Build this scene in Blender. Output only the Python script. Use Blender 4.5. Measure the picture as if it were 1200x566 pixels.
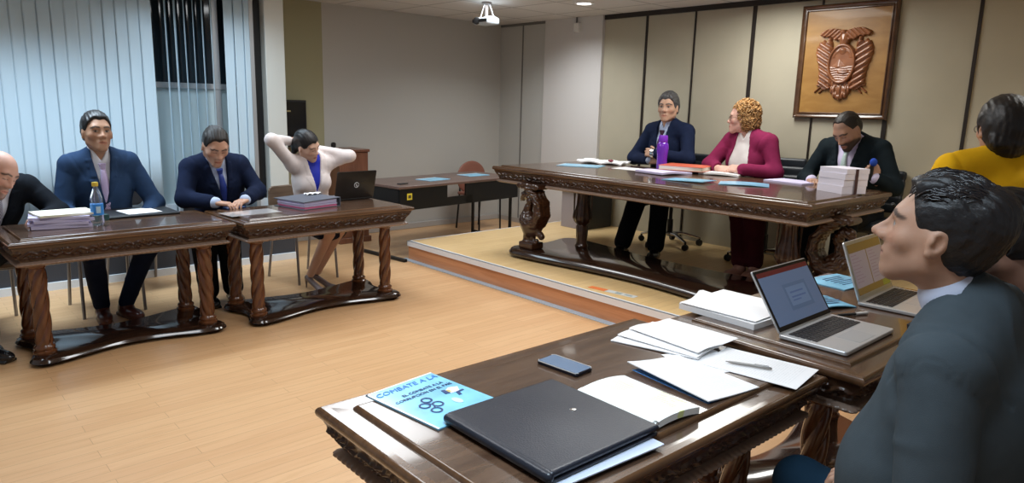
import bpy, bmesh, math, random
import numpy as np
from mathutils import Vector, Matrix

# ------------------------------------------------------------------ clear
for o in list(bpy.data.objects):
    bpy.data.objects.remove(o, do_unlink=True)
scene = bpy.context.scene
COL = scene.collection
PI = math.pi
random.seed(7)

# ------------------------------------------------------------------ camera
cam_d = bpy.data.cameras.new('camera')
cam_d.sensor_fit = 'HORIZONTAL'
cam_d.sensor_width = 36.0
cam_d.lens = 820.14 / 1200.0 * 36.0
cam_d.clip_start = 0.05
cam = bpy.data.objects.new('camera', cam_d)
COL.objects.link(cam)
_yaw, _pit, _rol = 0.831644880, 0.192352222, 0.026263168
_f = np.array([math.cos(_yaw) * math.cos(_pit), math.sin(_yaw) * math.cos(_pit), -math.sin(_pit)])
_r = np.array([math.sin(_yaw), -math.cos(_yaw), 0.0])
_u = np.cross(_r, _f)
_R = math.cos(_rol) * _r + math.sin(_rol) * _u
_U = -math.sin(_rol) * _r + math.cos(_rol) * _u
cam.matrix_world = Matrix(((_R[0], _U[0], -_f[0], 0.0), (_R[1], _U[1], -_f[1], 0.0),
                           (_R[2], _U[2], -_f[2], 1.5), (0, 0, 0, 1)))
scene.camera = cam

# ------------------------------------------------------------------ world, light, exposure
w = bpy.data.worlds.new('World')
scene.world = w
w.use_nodes = True
w.node_tree.nodes['Background'].inputs[0].default_value = (0.55, 0.56, 0.58, 1)
w.node_tree.nodes['Background'].inputs[1].default_value = 0.42
vs = scene.view_settings
vs.view_transform = 'Standard'
vs.look = 'None'
vs.gamma = 1.0
vs.use_curve_mapping = False
vs.exposure = 0.0

CEIL = 2.5


def troffer_light(x, y, power, col=(1.0, 0.95, 0.88), sx=1.1, sy=0.5, spread=125):
    l = bpy.data.lights.new('ceiling_lamp', 'AREA')
    l.shape = 'RECTANGLE'
    l.size = sx
    l.size_y = sy
    l.energy = power
    l.color = col
    l.spread = math.radians(spread)
    o = bpy.data.objects.new('ceiling_lamp', l)
    o.location = (x, y, CEIL - 0.03)
    COL.objects.link(o)
    return o


COOL = (0.70, 0.86, 1.0)
NEUT = (0.95, 0.98, 1.0)
SOFT = (0.98, 0.98, 0.94)
LAMPS = [(0.70, 5.45, 40, COOL, 1.2, 0.6, 125), (2.75, 4.65, 26, NEUT, 0.6, 1.1, 178), (0.9, 2.6, 17, NEUT, 0.6, 1.2, 150), (2.9, 2.3, 26, NEUT, 0.6, 1.2, 152),
         (5.15, 3.1, 34, SOFT, 1.1, 0.6, 172), (5.05, 5.35, 24, NEUT, 1.1, 0.6, 140), (0.8, 0.9, 24, COOL, 0.6, 1.2, 125), (5.0, 0.6, 16, SOFT, 1.1, 0.6, 120), (2.2, 5.9, 14, COOL, 1.2, 0.6, 125)]
for a in LAMPS:
    troffer_light(*a)


# ------------------------------------------------------------------ materials
def new_mat(name):
    m = bpy.data.materials.new(name)
    m.use_nodes = True
    nt = m.node_tree
    return m, nt, nt.nodes['Principled BSDF']


def mat(name, col, rough=0.5, metal=0.0, bump=0.0, bscale=200.0, var=0.0, vscale=8.0, coat=0.0,
        spec=0.5, emit=0.0, trans=0.0, ior=1.45, sheen=0.0, stretch=(1, 1, 1), alpha=1.0):
    m, nt, b = new_mat(name)
    N, L = nt.nodes, nt.links
    b.inputs['Base Color'].default_value = (*col, 1)
    b.inputs['Roughness'].default_value = rough
    b.inputs['Metallic'].default_value = metal
    b.inputs['Coat Weight'].default_value = coat
    b.inputs['Coat Roughness'].default_value = 0.08
    b.inputs['Specular IOR Level'].default_value = spec
    b.inputs['Transmission Weight'].default_value = trans
    b.inputs['IOR'].default_value = ior
    b.inputs['Sheen Weight'].default_value = sheen
    if emit:
        b.inputs['Emission Color'].default_value = (*col, 1)
        b.inputs['Emission Strength'].default_value = emit
    if bump or var:
        tc = N.new('ShaderNodeTexCoord')
        mp = N.new('ShaderNodeMapping')
        mp.inputs['Scale'].default_value = stretch
        L.new(tc.outputs['Object'], mp.inputs['Vector'])
    if var:
        n = N.new('ShaderNodeTexNoise')
        n.inputs['Scale'].default_value = vscale
        n.inputs['Detail'].default_value = 5
        L.new(mp.outputs['Vector'], n.inputs['Vector'])
        r = N.new('ShaderNodeValToRGB')
        r.color_ramp.elements[0].position = 0.3
        r.color_ramp.elements[1].position = 0.7
        r.color_ramp.elements[0].color = (*[max(0, c * (1 - var)) for c in col], 1)
        r.color_ramp.elements[1].color = (*[min(1, c * (1 + var)) for c in col], 1)
        L.new(n.outputs['Fac'], r.inputs['Fac'])
        L.new(r.outputs['Color'], b.inputs['Base Color'])
    if bump:
        n2 = N.new('ShaderNodeTexNoise')
        n2.inputs['Scale'].default_value = bscale
        n2.inputs['Detail'].default_value = 3
        L.new(mp.outputs['Vector'], n2.inputs['Vector'])
        bp = N.new('ShaderNodeBump')
        bp.inputs['Strength'].default_value = bump
        bp.inputs['Distance'].default_value = 0.004
        L.new(n2.outputs['Fac'], bp.inputs['Height'])
        L.new(bp.outputs['Normal'], b.inputs['Normal'])
    return m


def wood(name, c1, c2, rough=0.3, coat=0.4, stretch=(1.2, 14, 14), scale=2.5, bump=0.05):
    """streaky wood grain running along local x"""
    m, nt, b = new_mat(name)
    N, L = nt.nodes, nt.links
    tc = N.new('ShaderNodeTexCoord')
    mp = N.new('ShaderNodeMapping')
    mp.inputs['Scale'].default_value = stretch
    L.new(tc.outputs['Object'], mp.inputs['Vector'])
    n = N.new('ShaderNodeTexNoise')
    n.inputs['Scale'].default_value = scale
    n.inputs['Detail'].default_value = 7
    n.inputs['Distortion'].default_value = 0.6
    L.new(mp.outputs['Vector'], n.inputs['Vector'])
    r = N.new('ShaderNodeValToRGB')
    r.color_ramp.elements[0].position = 0.32
    r.color_ramp.elements[1].position = 0.68
    r.color_ramp.elements[0].color = (*c1, 1)
    r.color_ramp.elements[1].color = (*c2, 1)
    L.new(n.outputs['Fac'], r.inputs['Fac'])
    L.new(r.outputs['Color'], b.inputs['Base Color'])
    b.inputs['Roughness'].default_value = rough
    b.inputs['Coat Weight'].default_value = coat
    b.inputs['Coat Roughness'].default_value = 0.06
    if bump:
        bp = N.new('ShaderNodeBump')
        bp.inputs['Strength'].default_value = bump
        bp.inputs['Distance'].default_value = 0.003
        L.new(n.outputs['Fac'], bp.inputs['Height'])
        L.new(bp.outputs['Normal'], b.inputs['Normal'])
    return m


def plank_floor(name, c1, c2, c3, rough=0.3):
    m, nt, b = new_mat(name)
    N, L = nt.nodes, nt.links
    tc = N.new('ShaderNodeTexCoord')
    br = N.new('ShaderNodeTexBrick')
    br.offset = 0.37
    br.inputs['Scale'].default_value = 1.0
    br.inputs['Brick Width'].default_value = 0.9
    br.inputs['Row Height'].default_value = 0.075
    br.inputs['Mortar Size'].default_value = 0.0012
    br.inputs['Mortar Smooth'].default_value = 0.3
    br.inputs['Color1'].default_value = (*c1, 1)
    br.inputs['Color2'].default_value = (*c2, 1)
    br.inputs['Mortar'].default_value = (*[c * 0.62 for c in c1], 1)
    L.new(tc.outputs['Object'], br.inputs['Vector'])
    mp = N.new('ShaderNodeMapping')
    mp.inputs['Scale'].default_value = (1.0, 16, 1)
    L.new(tc.outputs['Object'], mp.inputs['Vector'])
    n = N.new('ShaderNodeTexNoise')
    n.inputs['Scale'].default_value = 3.0
    n.inputs['Detail'].default_value = 8
    n.inputs['Distortion'].default_value = 0.8
    L.new(mp.outputs['Vector'], n.inputs['Vector'])
    mx = N.new('ShaderNodeMix')
    mx.data_type = 'RGBA'
    mx.inputs[7].default_value = (*c3, 1)
    rp = N.new('ShaderNodeValToRGB')
    rp.color_ramp.elements[0].position = 0.45
    rp.color_ramp.elements[1].position = 0.75
    rp.color_ramp.elements[1].color = (0.55, 0.55, 0.55, 1)
    L.new(n.outputs['Fac'], rp.inputs['Fac'])
    L.new(rp.outputs['Color'], mx.inputs[0])
    L.new(br.outputs['Color'], mx.inputs[6])
    L.new(mx.outputs[2], b.inputs['Base Color'])
    b.inputs['Roughness'].default_value = rough
    b.inputs['Specular IOR Level'].default_value = 0.45
    return m


def tile_ceiling(name, size, ox, oy, col, line):
    m, nt, b = new_mat(name)
    N, L = nt.nodes, nt.links
    tc = N.new('ShaderNodeTexCoord')
    mp = N.new('ShaderNodeMapping')
    mp.inputs['Location'].default_value = (-ox, -oy, 0)
    L.new(tc.outputs['Object'], mp.inputs['Vector'])
    br = N.new('ShaderNodeTexBrick')
    br.offset = 0.0
    br.inputs['Scale'].default_value = 1.0
    br.inputs['Brick Width'].default_value = size
    br.inputs['Row Height'].default_value = size
    br.inputs['Mortar Size'].default_value = 0.011
    br.inputs['Mortar Smooth'].default_value = 0.1
    br.inputs['Color1'].default_value = (*col, 1)
    br.inputs['Color2'].default_value = (*[c * 0.94 for c in col], 1)
    br.inputs['Mortar'].default_value = (*line, 1)
    L.new(mp.outputs['Vector'], br.inputs['Vector'])
    n = N.new('ShaderNodeTexNoise')
    n.inputs['Scale'].default_value = 120
    L.new(tc.outputs['Object'], n.inputs['Vector'])
    bp = N.new('ShaderNodeBump')
    bp.inputs['Strength'].default_value = 0.15
    bp.inputs['Distance'].default_value = 0.003
    L.new(n.outputs['Fac'], bp.inputs['Height'])
    L.new(bp.outputs['Normal'], b.inputs['Normal'])
    L.new(br.outputs['Color'], b.inputs['Base Color'])
    b.inputs['Roughness'].default_value = 0.9
    return m


def text_page(name, paper, ink, pitch=0.008, hi=None):
    """white page with rows of fine print running along local x"""
    m, nt, b = new_mat(name)
    N, L = nt.nodes, nt.links
    tc = N.new('ShaderNodeTexCoord')
    sx = N.new('ShaderNodeSeparateXYZ')
    L.new(tc.outputs['Object'], sx.inputs[0])

    def mth(op, a, v=None):
        q = N.new('ShaderNodeMath')
        q.operation = op
        if hasattr(a, 'links'):
            L.new(a, q.inputs[0])
        else:
            q.inputs[0].default_value = a
        if v is not None:
            if hasattr(v, 'links'):
                L.new(v, q.inputs[1])
            else:
                q.inputs[1].default_value = v
        return q.outputs[0]
    row = mth('FRACT', mth('DIVIDE', sx.outputs['Y'], pitch))
    inrow = mth('LESS_THAN', row, 0.45)
    mp = N.new('ShaderNodeMapping')
    mp.inputs['Scale'].default_value = (260, 1.0 / pitch, 1)
    L.new(tc.outputs['Object'], mp.inputs['Vector'])
    n = N.new('ShaderNodeTexNoise')
    n.inputs['Scale'].default_value = 1.0
    n.inputs['Detail'].default_value = 1
    L.new(mp.outputs['Vector'], n.inputs['Vector'])
    word = mth('GREATER_THAN', n.outputs['Fac'], 0.47)
    mar = mth('LESS_THAN', mth('ABSOLUTE', sx.outputs['X']), 0.082)
    mar2 = mth('LESS_THAN', mth('ABSOLUTE', sx.outputs['Y']), 0.125)
    f = mth('MULTIPLY', mth('MULTIPLY', inrow, word), mth('MULTIPLY', mar, mar2))
    f = mth('MULTIPLY', f, 0.16)
    mx = N.new('ShaderNodeMix')
    mx.data_type = 'RGBA'
    mx.inputs[6].default_value = (*paper, 1)
    mx.inputs[7].default_value = (*ink, 1)
    L.new(f, mx.inputs[0])
    out = mx.outputs[2]
    if hi:
        n3 = N.new('ShaderNodeTexNoise')
        n3.inputs['Scale'].default_value = 14
        L.new(tc.outputs['Object'], n3.inputs['Vector'])
        g = mth('MULTIPLY', mth('GREATER_THAN', n3.outputs['Fac'], 0.6), mth('MULTIPLY', inrow, 0.8))
        m2 = N.new('ShaderNodeMix')
        m2.data_type = 'RGBA'
        L.new(g, m2.inputs[0])
        L.new(out, m2.inputs[6])
        m2.inputs[7].default_value = (*hi, 1)
        out = m2.outputs[2]
    L.new(out, b.inputs['Base Color'])
    b.inputs['Roughness'].default_value = 0.7
    return m


def attr_mat(name, rough=0.45, bump=0.12, bscale=350, sss=0.0):
    m, nt, b = new_mat(name)
    N, L = nt.nodes, nt.links
    a = N.new('ShaderNodeAttribute')
    a.attribute_name = 'col'
    L.new(a.outputs['Color'], b.inputs['Base Color'])
    b.inputs['Roughness'].default_value = rough
    if sss:
        b.inputs['Subsurface Weight'].default_value = sss
        b.inputs['Subsurface Radius'].default_value = (0.012, 0.005, 0.003)
        b.inputs['Subsurface Scale'].default_value = 0.5
    tc = N.new('ShaderNodeTexCoord')
    n = N.new('ShaderNodeTexNoise')
    n.inputs['Scale'].default_value = bscale
    L.new(tc.outputs['Object'], n.inputs['Vector'])
    bp = N.new('ShaderNodeBump')
    bp.inputs['Strength'].default_value = bump
    bp.inputs['Distance'].default_value = 0.002
    L.new(n.outputs['Fac'], bp.inputs['Height'])
    L.new(bp.outputs['Normal'], b.inputs['Normal'])
    return m


# ------------------------------------------------------------------ object helpers
def tag(o, label=None, cat=None, group=None, kind=None):
    if label:
        o['label'] = label
    if cat:
        o['category'] = cat
    if group:
        o['group'] = group
    if kind:
        o['kind'] = kind
    return o


def thing(name, label, cat, loc=(0, 0, 0), rz=0.0, group=None):
    o = bpy.data.objects.new(name, None)
    o.empty_display_size = 0.1
    COL.objects.link(o)
    o.location = loc
    o.rotation_euler = (0, 0, rz)
    return tag(o, label, cat, group)


def copy_tree(o, parent=None):
    c = o.copy()
    COL.objects.link(c)
    if parent is not None:
        c.parent = parent
    for ch in list(o.children):
        copy_tree(ch, c)
    return c


def rotz(a):
    c, s = math.cos(a), math.sin(a)
    return np.array([[c, -s, 0], [s, c, 0], [0, 0, 1.0]])


def euler(rx=0, ry=0, rz=0):
    return np.array(Matrix.Rotation(rz, 3, 'Z') @ Matrix.Rotation(ry, 3, 'Y') @ Matrix.Rotation(rx, 3, 'X'))


class MB:
    """collects shapes for ONE mesh object"""

    def __init__(self):
        self.v, self.f, self.m = [], [], []

    def add(self, verts, faces, mi=0):
        b = len(self.v)
        self.v.extend([tuple(map(float, p)) for p in verts])
        self.f.extend([tuple(b + i for i in q) for q in faces])
        self.m.extend([mi] * len(faces))

    def box(self, c, s, rot=None, mi=0):
        x, y, z = [q / 2 for q in s]
        p = np.array([(-x, -y, -z), (x, -y, -z), (x, y, -z), (-x, y, -z), (-x, -y, z), (x, -y, z), (x, y, z), (-x, y, z)])
        if rot is not None:
            p = p @ np.array(rot).T
        p = p + np.array(c)
        self.add(p, [(0, 3, 2, 1), (4, 5, 6, 7), (0, 1, 5, 4), (1, 2, 6, 5), (2, 3, 7, 6), (3, 0, 4, 7)], mi)
        return self

    def bx(self, lo, hi, mi=0):
        lo, hi = np.array(lo, float), np.array(hi, float)
        return self.box((lo + hi) / 2, hi - lo, None, mi)

    def quad(self, a, b, c, d, mi=0):
        self.add([a, b, c, d], [(0, 1, 2, 3)], mi)
        return self

    def tube(self, pts, r, n=10, mi=0, cap=True, flat=None):
        P = [np.array(p, float) for p in pts]
        R = r if hasattr(r, '__len__') else [r] * len(P)
        vs_, fs = [], []
        up = None
        for i, p in enumerate(P):
            t = P[min(i + 1, len(P) - 1)] - P[max(i - 1, 0)]
            t = t / (np.linalg.norm(t) + 1e-9)
            if up is None:
                a = np.array([0, 0, 1.0]) if abs(t[2]) < 0.9 else np.array([1.0, 0, 0])
                up = np.cross(np.cross(t, a), t)
            up = up - t * (up @ t)
            up /= np.linalg.norm(up) + 1e-9
            sd = np.cross(t, up)
            for k in range(n):
                an = 2 * PI * k / n
                vs_.append(p + R[i] * (math.cos(an) * sd + (flat or 1.0) * math.sin(an) * up))
        for i in range(len(P) - 1):
            for k in range(n):
                fs.append((i * n + k, i * n + (k + 1) % n, (i + 1) * n + (k + 1) % n, (i + 1) * n + k))
        if cap:
            fs.append(tuple(range(n - 1, -1, -1)))
            fs.append(tuple((len(P) - 1) * n + k for k in range(n)))
        self.add(vs_, fs, mi)
        return self

    def lathe(self, prof, c=(0, 0, 0), n=24, mi=0, rot=None, rfun=None):
        """prof: list of (r, z) bottom to top"""
        vs_, fs = [], []
        for (r, z) in prof:
            for k in range(n):
                a = 2 * PI * k / n
                rr = r * (rfun(a, z) if rfun else 1.0)
                vs_.append((rr * math.cos(a), rr * math.sin(a), z))
        p = np.array(vs_)
        if rot is not None:
            p = p @ np.array(rot).T
        p = p + np.array(c)
        for i in range(len(prof) - 1):
            for k in range(n):
                fs.append((i * n + k, i * n + (k + 1) % n, (i + 1) * n + (k + 1) % n, (i + 1) * n + k))
        fs.append(tuple(range(n - 1, -1, -1)))
        fs.append(tuple((len(prof) - 1) * n + k for k in range(n)))
        self.add(p, fs, mi)
        return self

    def prism(self, poly, layers, mi=0):
        """poly: CCW 2d outline; layers: list of (z, scale-inset) ; inset moves along outline normals"""
        P = np.array(poly, float)
        n = len(P)
        t = np.roll(P, -1, 0) - np.roll(P, 1, 0)
        nr = np.stack([t[:, 1], -t[:, 0]], 1)
        nr /= np.linalg.norm(nr, axis=1)[:, None] + 1e-9
        vs_, fs = [], []
        for (z, ins) in layers:
            q = P - nr * ins
            vs_.extend([(a, b_, z) for a, b_ in q])
        for i in range(len(layers) - 1):
            for k in range(n):
                fs.append((i * n + k, i * n + (k + 1) % n, (i + 1) * n + (k + 1) % n, (i + 1) * n + k))
        fs.append(tuple(range(n - 1, -1, -1)))
        fs.append(tuple((len(layers) - 1) * n + k for k in range(n)))
        self.add(vs_, fs, mi)
        return self

    def grid(self, fn, nu, nv, mi=0, flip=False):
        vs_ = [fn(i / nu, j / nv) for i in range(nu + 1) for j in range(nv + 1)]
        fs = []
        for i in range(nu):
            for j in range(nv):
                a = i * (nv + 1) + j
                q = (a, a + nv + 1, a + nv + 2, a + 1)
                fs.append(q[::-1] if flip else q)
        self.add(vs_, fs, mi)
        return self

    def build(self, name, mats, parent=None, loc=None, rz=None, bevel=0.0, seg=2, angle=35, solid=0.0):
        me = bpy.data.meshes.new(name)
        me.from_pydata(self.v, [], self.f)
        mats = mats if isinstance(mats, (list, tuple)) else [mats]
        for m_ in mats:
            me.materials.append(m_)
        me.polygons.foreach_set('material_index', self.m)
        me.polygons.foreach_set('use_smooth', [True] * len(self.f))
        me.update()
        me.set_sharp_from_angle(angle=math.radians(angle))
        o = bpy.data.objects.new(name, me)
        COL.objects.link(o)
        if parent is not None:
            o.parent = parent
        if loc is not None:
            o.location = loc
        if rz is not None:
            o.rotation_euler = (0, 0, rz)
        if solid:
            md = o.modifiers.new('solid', 'SOLIDIFY')
            md.thickness = solid
            md.offset = 0
        if bevel:
            md = o.modifiers.new('bevel', 'BEVEL')
            md.width = bevel
            md.segments = seg
            md.limit_method = 'ANGLE'
            md.angle_limit = math.radians(40)
            md.harden_normals = False
        return o


def np_mesh(name, V, F, mats, parent=None, col=None, smooth=True):
    me = bpy.data.meshes.new(name)
    nq = len(F)
    me.vertices.add(len(V))
    me.vertices.foreach_set('co', np.ascontiguousarray(V, np.float32).ravel())
    me.loops.add(nq * 4)
    me.loops.foreach_set('vertex_index', np.ascontiguousarray(F, np.int32).ravel())
    me.polygons.add(nq)
    me.polygons.foreach_set('loop_start', np.arange(0, nq * 4, 4, dtype=np.int32))
    me.polygons.foreach_set('use_smooth', np.full(nq, smooth))
    me.update(calc_edges=True)
    me.validate()
    mats = mats if isinstance(mats, (list, tuple)) else [mats]
    for m_ in mats:
        me.materials.append(m_)
    if col is not None:
        at = me.color_attributes.new('col', 'FLOAT_COLOR', 'POINT')
        c4 = np.ones((len(V), 4), np.float32)
        c4[:, :3] = col
        at.data.foreach_set('color', c4.ravel())
    o = bpy.data.objects.new(name, me)
    COL.objects.link(o)
    if parent is not None:
        o.parent = parent
    return o


def text_mesh(name, s, size, m, parent, loc, rz=0.0, rx=0.0, align='CENTER', ext=0.0004, shear=0.0, sx=1.0):
    cu = bpy.data.curves.new('lettering', 'FONT')
    cu.body = s
    cu.size = size
    cu.align_x = align
    cu.align_y = 'CENTER'
    cu.extrude = ext
    cu.shear = shear
    cu.resolution_u = 3
    to = bpy.data.objects.new('lettering', cu)
    COL.objects.link(to)
    bpy.context.view_layer.update()
    dg = bpy.context.evaluated_depsgraph_get()
    me = bpy.data.meshes.new_from_object(to.evaluated_get(dg))
    bpy.data.objects.remove(to, do_unlink=True)
    bpy.data.curves.remove(cu)
    me.name = name
    me.materials.clear()
    me.materials.append(m)
    o = bpy.data.objects.new(name, me)
    COL.objects.link(o)
    o.parent = parent
    o.location = loc
    o.rotation_euler = (rx, 0, rz)
    o.scale = (sx, 1, 1)
    return o


# ------------------------------------------------------------------ implicit surfaces
class SDF:
    def __init__(self):
        self.ops = []

    def _a(self, fn, lo, hi, k, mode):
        self.ops.append((fn, np.array(lo, np.float32), np.array(hi, np.float32), k, mode))
        return self

    def cap(self, a, b, ra, rb=None, k=0.0, mode='u'):
        a, b = np.array(a, np.float32), np.array(b, np.float32)
        rb = ra if rb is None else rb
        ab = b - a
        L2 = float(ab @ ab) + 1e-12

        def fn(p):
            t = np.clip((p - a) @ ab / L2, 0, 1)
            q = p - a - t[:, None] * ab
            return np.sqrt((q * q).sum(1)) - (ra + (rb - ra) * t)
        R = max(ra, rb)
        return self._a(fn, np.minimum(a, b) - R, np.maximum(a, b) + R, k, mode)

    def chain(self, pts, rs, k=0.0, mode='u'):
        for i in range(len(pts) - 1):
            self.cap(pts[i], pts[i + 1], rs[i], rs[i + 1], k, mode)
        return self

    def ell(self, c, r, rot=None, k=0.0, mode='u', grow=0.0):
        c = np.array(c, np.float32)
        r = np.array(r, np.float32) + grow
        M = np.eye(3, dtype=np.float32) if rot is None else np.array(rot, np.float32)

        def fn(p):
            q = (p - c) @ M
            k0 = np.sqrt(((q / r) ** 2).sum(1))
            k1 = np.sqrt(((q / (r * r)) ** 2).sum(1)) + 1e-9
            return k0 * (k0 - 1) / k1
        e = np.sqrt(((M * r) ** 2).sum(1))
        return self._a(fn, c - e, c + e, k, mode)

    def rbox(self, c, h, rad, rot=None, k=0.0, mode='u'):
        c = np.array(c, np.float32)
        h = np.array(h, np.float32)
        M = np.eye(3, dtype=np.float32) if rot is None else np.array(rot, np.float32)

        def fn(p):
            q = np.abs((p - c) @ M) - (h - rad)
            return np.sqrt((np.maximum(q, 0) ** 2).sum(1)) + np.minimum(q.max(1), 0) - rad
        e = (np.abs(M) * h).sum(1)
        return self._a(fn, c - e, c + e, k, mode)

    def func(self, fn, lo, hi, k=0.0, mode='u'):
        return self._a(fn, lo, hi, k, mode)

    def glob(self, fn, k=0.0, mode='s'):
        """whole-domain operation: 's' subtract, 'i' intersect, 'd' displace (adds fn(p,d))"""
        self.ops.append((fn, None, None, k, mode))
        return self

    def __call__(self, p):
        p = np.asarray(p, np.float32)
        d = np.full(len(p), 0.5, np.float32)
        for fn, lo, hi, k, mode in self.ops:
            if lo is None:
                idx = slice(None)
                q = p
            else:
                mg = 0.08 + k
                m_ = ((p > lo - mg) & (p < hi + mg)).all(1)
                idx = np.nonzero(m_)[0]
                if len(idx) == 0:
                    continue
                q = p[idx]
            if mode == 'd':
                d[idx] = d[idx] + fn(q)
                continue
            e = fn(q)
            a = d[idx]
            if mode == 'u':
                x = np.minimum(a, e)
                if k > 0:
                    h = np.maximum(k - np.abs(a - e), 0) / k
                    x = x - h * h * k * 0.25
            else:
                if mode == 's':
                    e = -e
                x = np.maximum(a, e)
                if k > 0:
                    h = np.maximum(k - np.abs(a - e), 0) / k
                    x = x + h * h * k * 0.25
            d[idx] = x
        return d

    def bounds(self):
        lo = np.min([o[1] for o in self.ops if o[1] is not None and o[4] == 'u'], axis=0)
        hi = np.max([o[2] for o in self.ops if o[1] is not None and o[4] == 'u'], axis=0)
        return lo, hi


def polygonise(sdf, h, lo=None, hi=None, pad=0.03):
    """sparse surface nets"""
    l0, h0 = sdf.bounds()
    lo = l0 - pad if lo is None else np.array(lo, np.float32)
    hi = h0 + pad if hi is None else np.array(hi, np.float32)
    B = 4
    nc = np.maximum(np.ceil((hi - lo) / (B * h)).astype(int), 1)
    gx = [lo[i] + (np.arange(nc[i]) + 0.5) * B * h for i in range(3)]
    C = np.stack(np.meshgrid(*gx, indexing='ij'), -1).reshape(-1, 3)
    dc = sdf(C).reshape(nc)
    act = np.abs(dc) < B * h * 1.35
    n = nc * B + 1
    D = np.repeat(np.repeat(np.repeat(dc, B, 0), B, 1), B, 2)
    D = np.pad(D, ((0, 1), (0, 1), (0, 1)), mode='edge').astype(np.float32)
    A = np.repeat(np.repeat(np.repeat(act, B, 0), B, 1), B, 2)
    A = np.pad(A, ((0, 1), (0, 1), (0, 1)), mode='constant')
    M = A.copy()
    M[1:] |= A[:-1]
    A2 = M.copy()
    M[:, 1:] |= A2[:, :-1]
    A2 = M.copy()
    M[:, :, 1:] |= A2[:, :, :-1]
    ii = np.argwhere(M)
    D[M] = sdf(lo + ii.astype(np.float32) * h)
    S = D < 0
    cnt = np.zeros(n - 1, np.int8)
    for a in (0, 1):
        for b in (0, 1):
            for c in (0, 1):
                cnt += S[a:n[0] - 1 + a, b:n[1] - 1 + b, c:n[2] - 1 + c]
    cells = np.argwhere((cnt > 0) & (cnt < 8))
    vid = np.full(n - 1, -1, np.int32)
    vid[tuple(cells.T)] = np.arange(len(cells))
    acc = np.zeros((len(cells), 3), np.float32)
    num = np.zeros(len(cells), np.float32)
    for ax in range(3):
        o1, o2 = [q for q in range(3) if q != ax]
        for a in (0, 1):
            for b in (0, 1):
                p0 = cells.copy()
                p0[:, o1] += a
                p0[:, o2] += b
                p1 = p0.copy()
                p1[:, ax] += 1
                d0 = D[tuple(p0.T)]
                d1 = D[tuple(p1.T)]
                cr = (d0 < 0) != (d1 < 0)
                t = np.where(cr, d0 / np.where(cr, d0 - d1, 1), 0)
                pos = (p0 - cells).astype(np.float32)
                pos[:, ax] += t
                acc += pos * cr[:, None]
                num += cr
    V = lo + (cells + acc / np.maximum(num, 1)[:, None]) * h
    F = []
    for ax in range(3):
        o1, o2 = (ax + 1) % 3, (ax + 2) % 3
        sl0 = [slice(None)] * 3
        sl1 = [slice(None)] * 3
        sl0[ax] = slice(0, n[ax] - 1)
        sl1[ax] = slice(1, n[ax])
        E_ = np.argwhere(S[tuple(sl0)] != S[tuple(sl1)])
        ok = (E_[:, o1] > 0) & (E_[:, o2] > 0) & (E_[:, o1] < n[o1] - 1) & (E_[:, o2] < n[o2] - 1)
        E_ = E_[ok]
        q = []
        for a, b in ((-1, -1), (0, -1), (0, 0), (-1, 0)):
            c_ = E_.copy()
            c_[:, o1] += a
            c_[:, o2] += b
            q.append(vid[tuple(c_.T)])
        q = np.stack(q, 1)
        inside = S[tuple(E_.T)]
        q = np.where(inside[:, None], q, q[:, ::-1])
        F.append(q[(q >= 0).all(1)])
    return V.astype(np.float32), np.concatenate(F).astype(np.int32)


def wob(p, scale, seed, oct_=3):
    """cheap smooth pseudo-noise in [-1,1]"""
    rs = np.random.RandomState(seed)
    r = np.zeros(len(p), np.float32)
    a = 1.0
    tot = 0
    for o in range(oct_):
        for _ in range(3):
            d = rs.randn(3)
            d /= np.linalg.norm(d)
            ph = rs.rand() * 6.28
            r += a * np.sin(p @ (d * scale * (1.7 ** o)).astype(np.float32) + ph)
        tot += 3 * a
        a *= 0.6
    return r / tot * 1.6


def sdf_obj(name, sdf, h, m, parent=None, colfn=None, pad=0.03):
    V, F = polygonise(sdf, h, pad=pad)
    return np_mesh(name, V, F, m, parent, colfn(V) if colfn else None)
# ------------------------------------------------------------------ palette
M = {}
M['floor'] = plank_floor('floor_laminate', (0.66, 0.395, 0.20), (0.72, 0.45, 0.235), (0.57, 0.315, 0.14), 0.34)
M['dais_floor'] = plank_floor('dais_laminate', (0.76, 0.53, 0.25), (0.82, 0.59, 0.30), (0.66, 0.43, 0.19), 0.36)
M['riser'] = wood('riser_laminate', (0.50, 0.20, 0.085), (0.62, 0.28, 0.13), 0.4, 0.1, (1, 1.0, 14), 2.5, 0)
M['ceiling'] = tile_ceiling('ceiling_tile', 0.653, 3.793 % 0.653, 5.694 % 0.653, (0.66, 0.64, 0.62), (0.33, 0.32, 0.31))
M['wall'] = mat('wall_paint', (0.465, 0.455, 0.425), 0.75, bump=0.03, bscale=60)
M['olive'] = mat('olive_paint', (0.33, 0.31, 0.19), 0.75)
M['white_wall'] = mat('white_wall', (0.62, 0.60, 0.585), 0.6)
M['closet'] = mat('closet_panel', (0.50, 0.50, 0.475), 0.5)
M['panel'] = mat('wall_panel', (0.435, 0.400, 0.305), 0.6, var=0.04, vscale=3)
M['strip'] = mat('dark_strip', (0.020, 0.014, 0.011), 0.4)
M['column'] = mat('column_paint', (0.66, 0.68, 0.64), 0.6)
M['base_white'] = mat('white_skirting', (0.75, 0.80, 0.84), 0.5)
M['base_grey'] = mat('grey_skirting', (0.42, 0.40, 0.38), 0.5)
M['low_wall'] = mat('dark_grey_panel', (0.045, 0.05, 0.062), 0.45, bump=0.2, bscale=120)
M['alu'] = mat('brushed_aluminium', (0.80, 0.82, 0.85), 0.4, 0.1)
M['alu_blue'] = mat('floor_strip', (0.48, 0.60, 0.72), 0.4, 0.3)
M['frame_metal'] = mat('window_frame', (0.42, 0.43, 0.44), 0.4, 0.5)
M['night'] = mat('night_glass', (0.010, 0.016, 0.022), 0.08)
M['frost'] = mat('frosted_glass', (0.55, 0.66, 0.68), 0.5)
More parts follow.
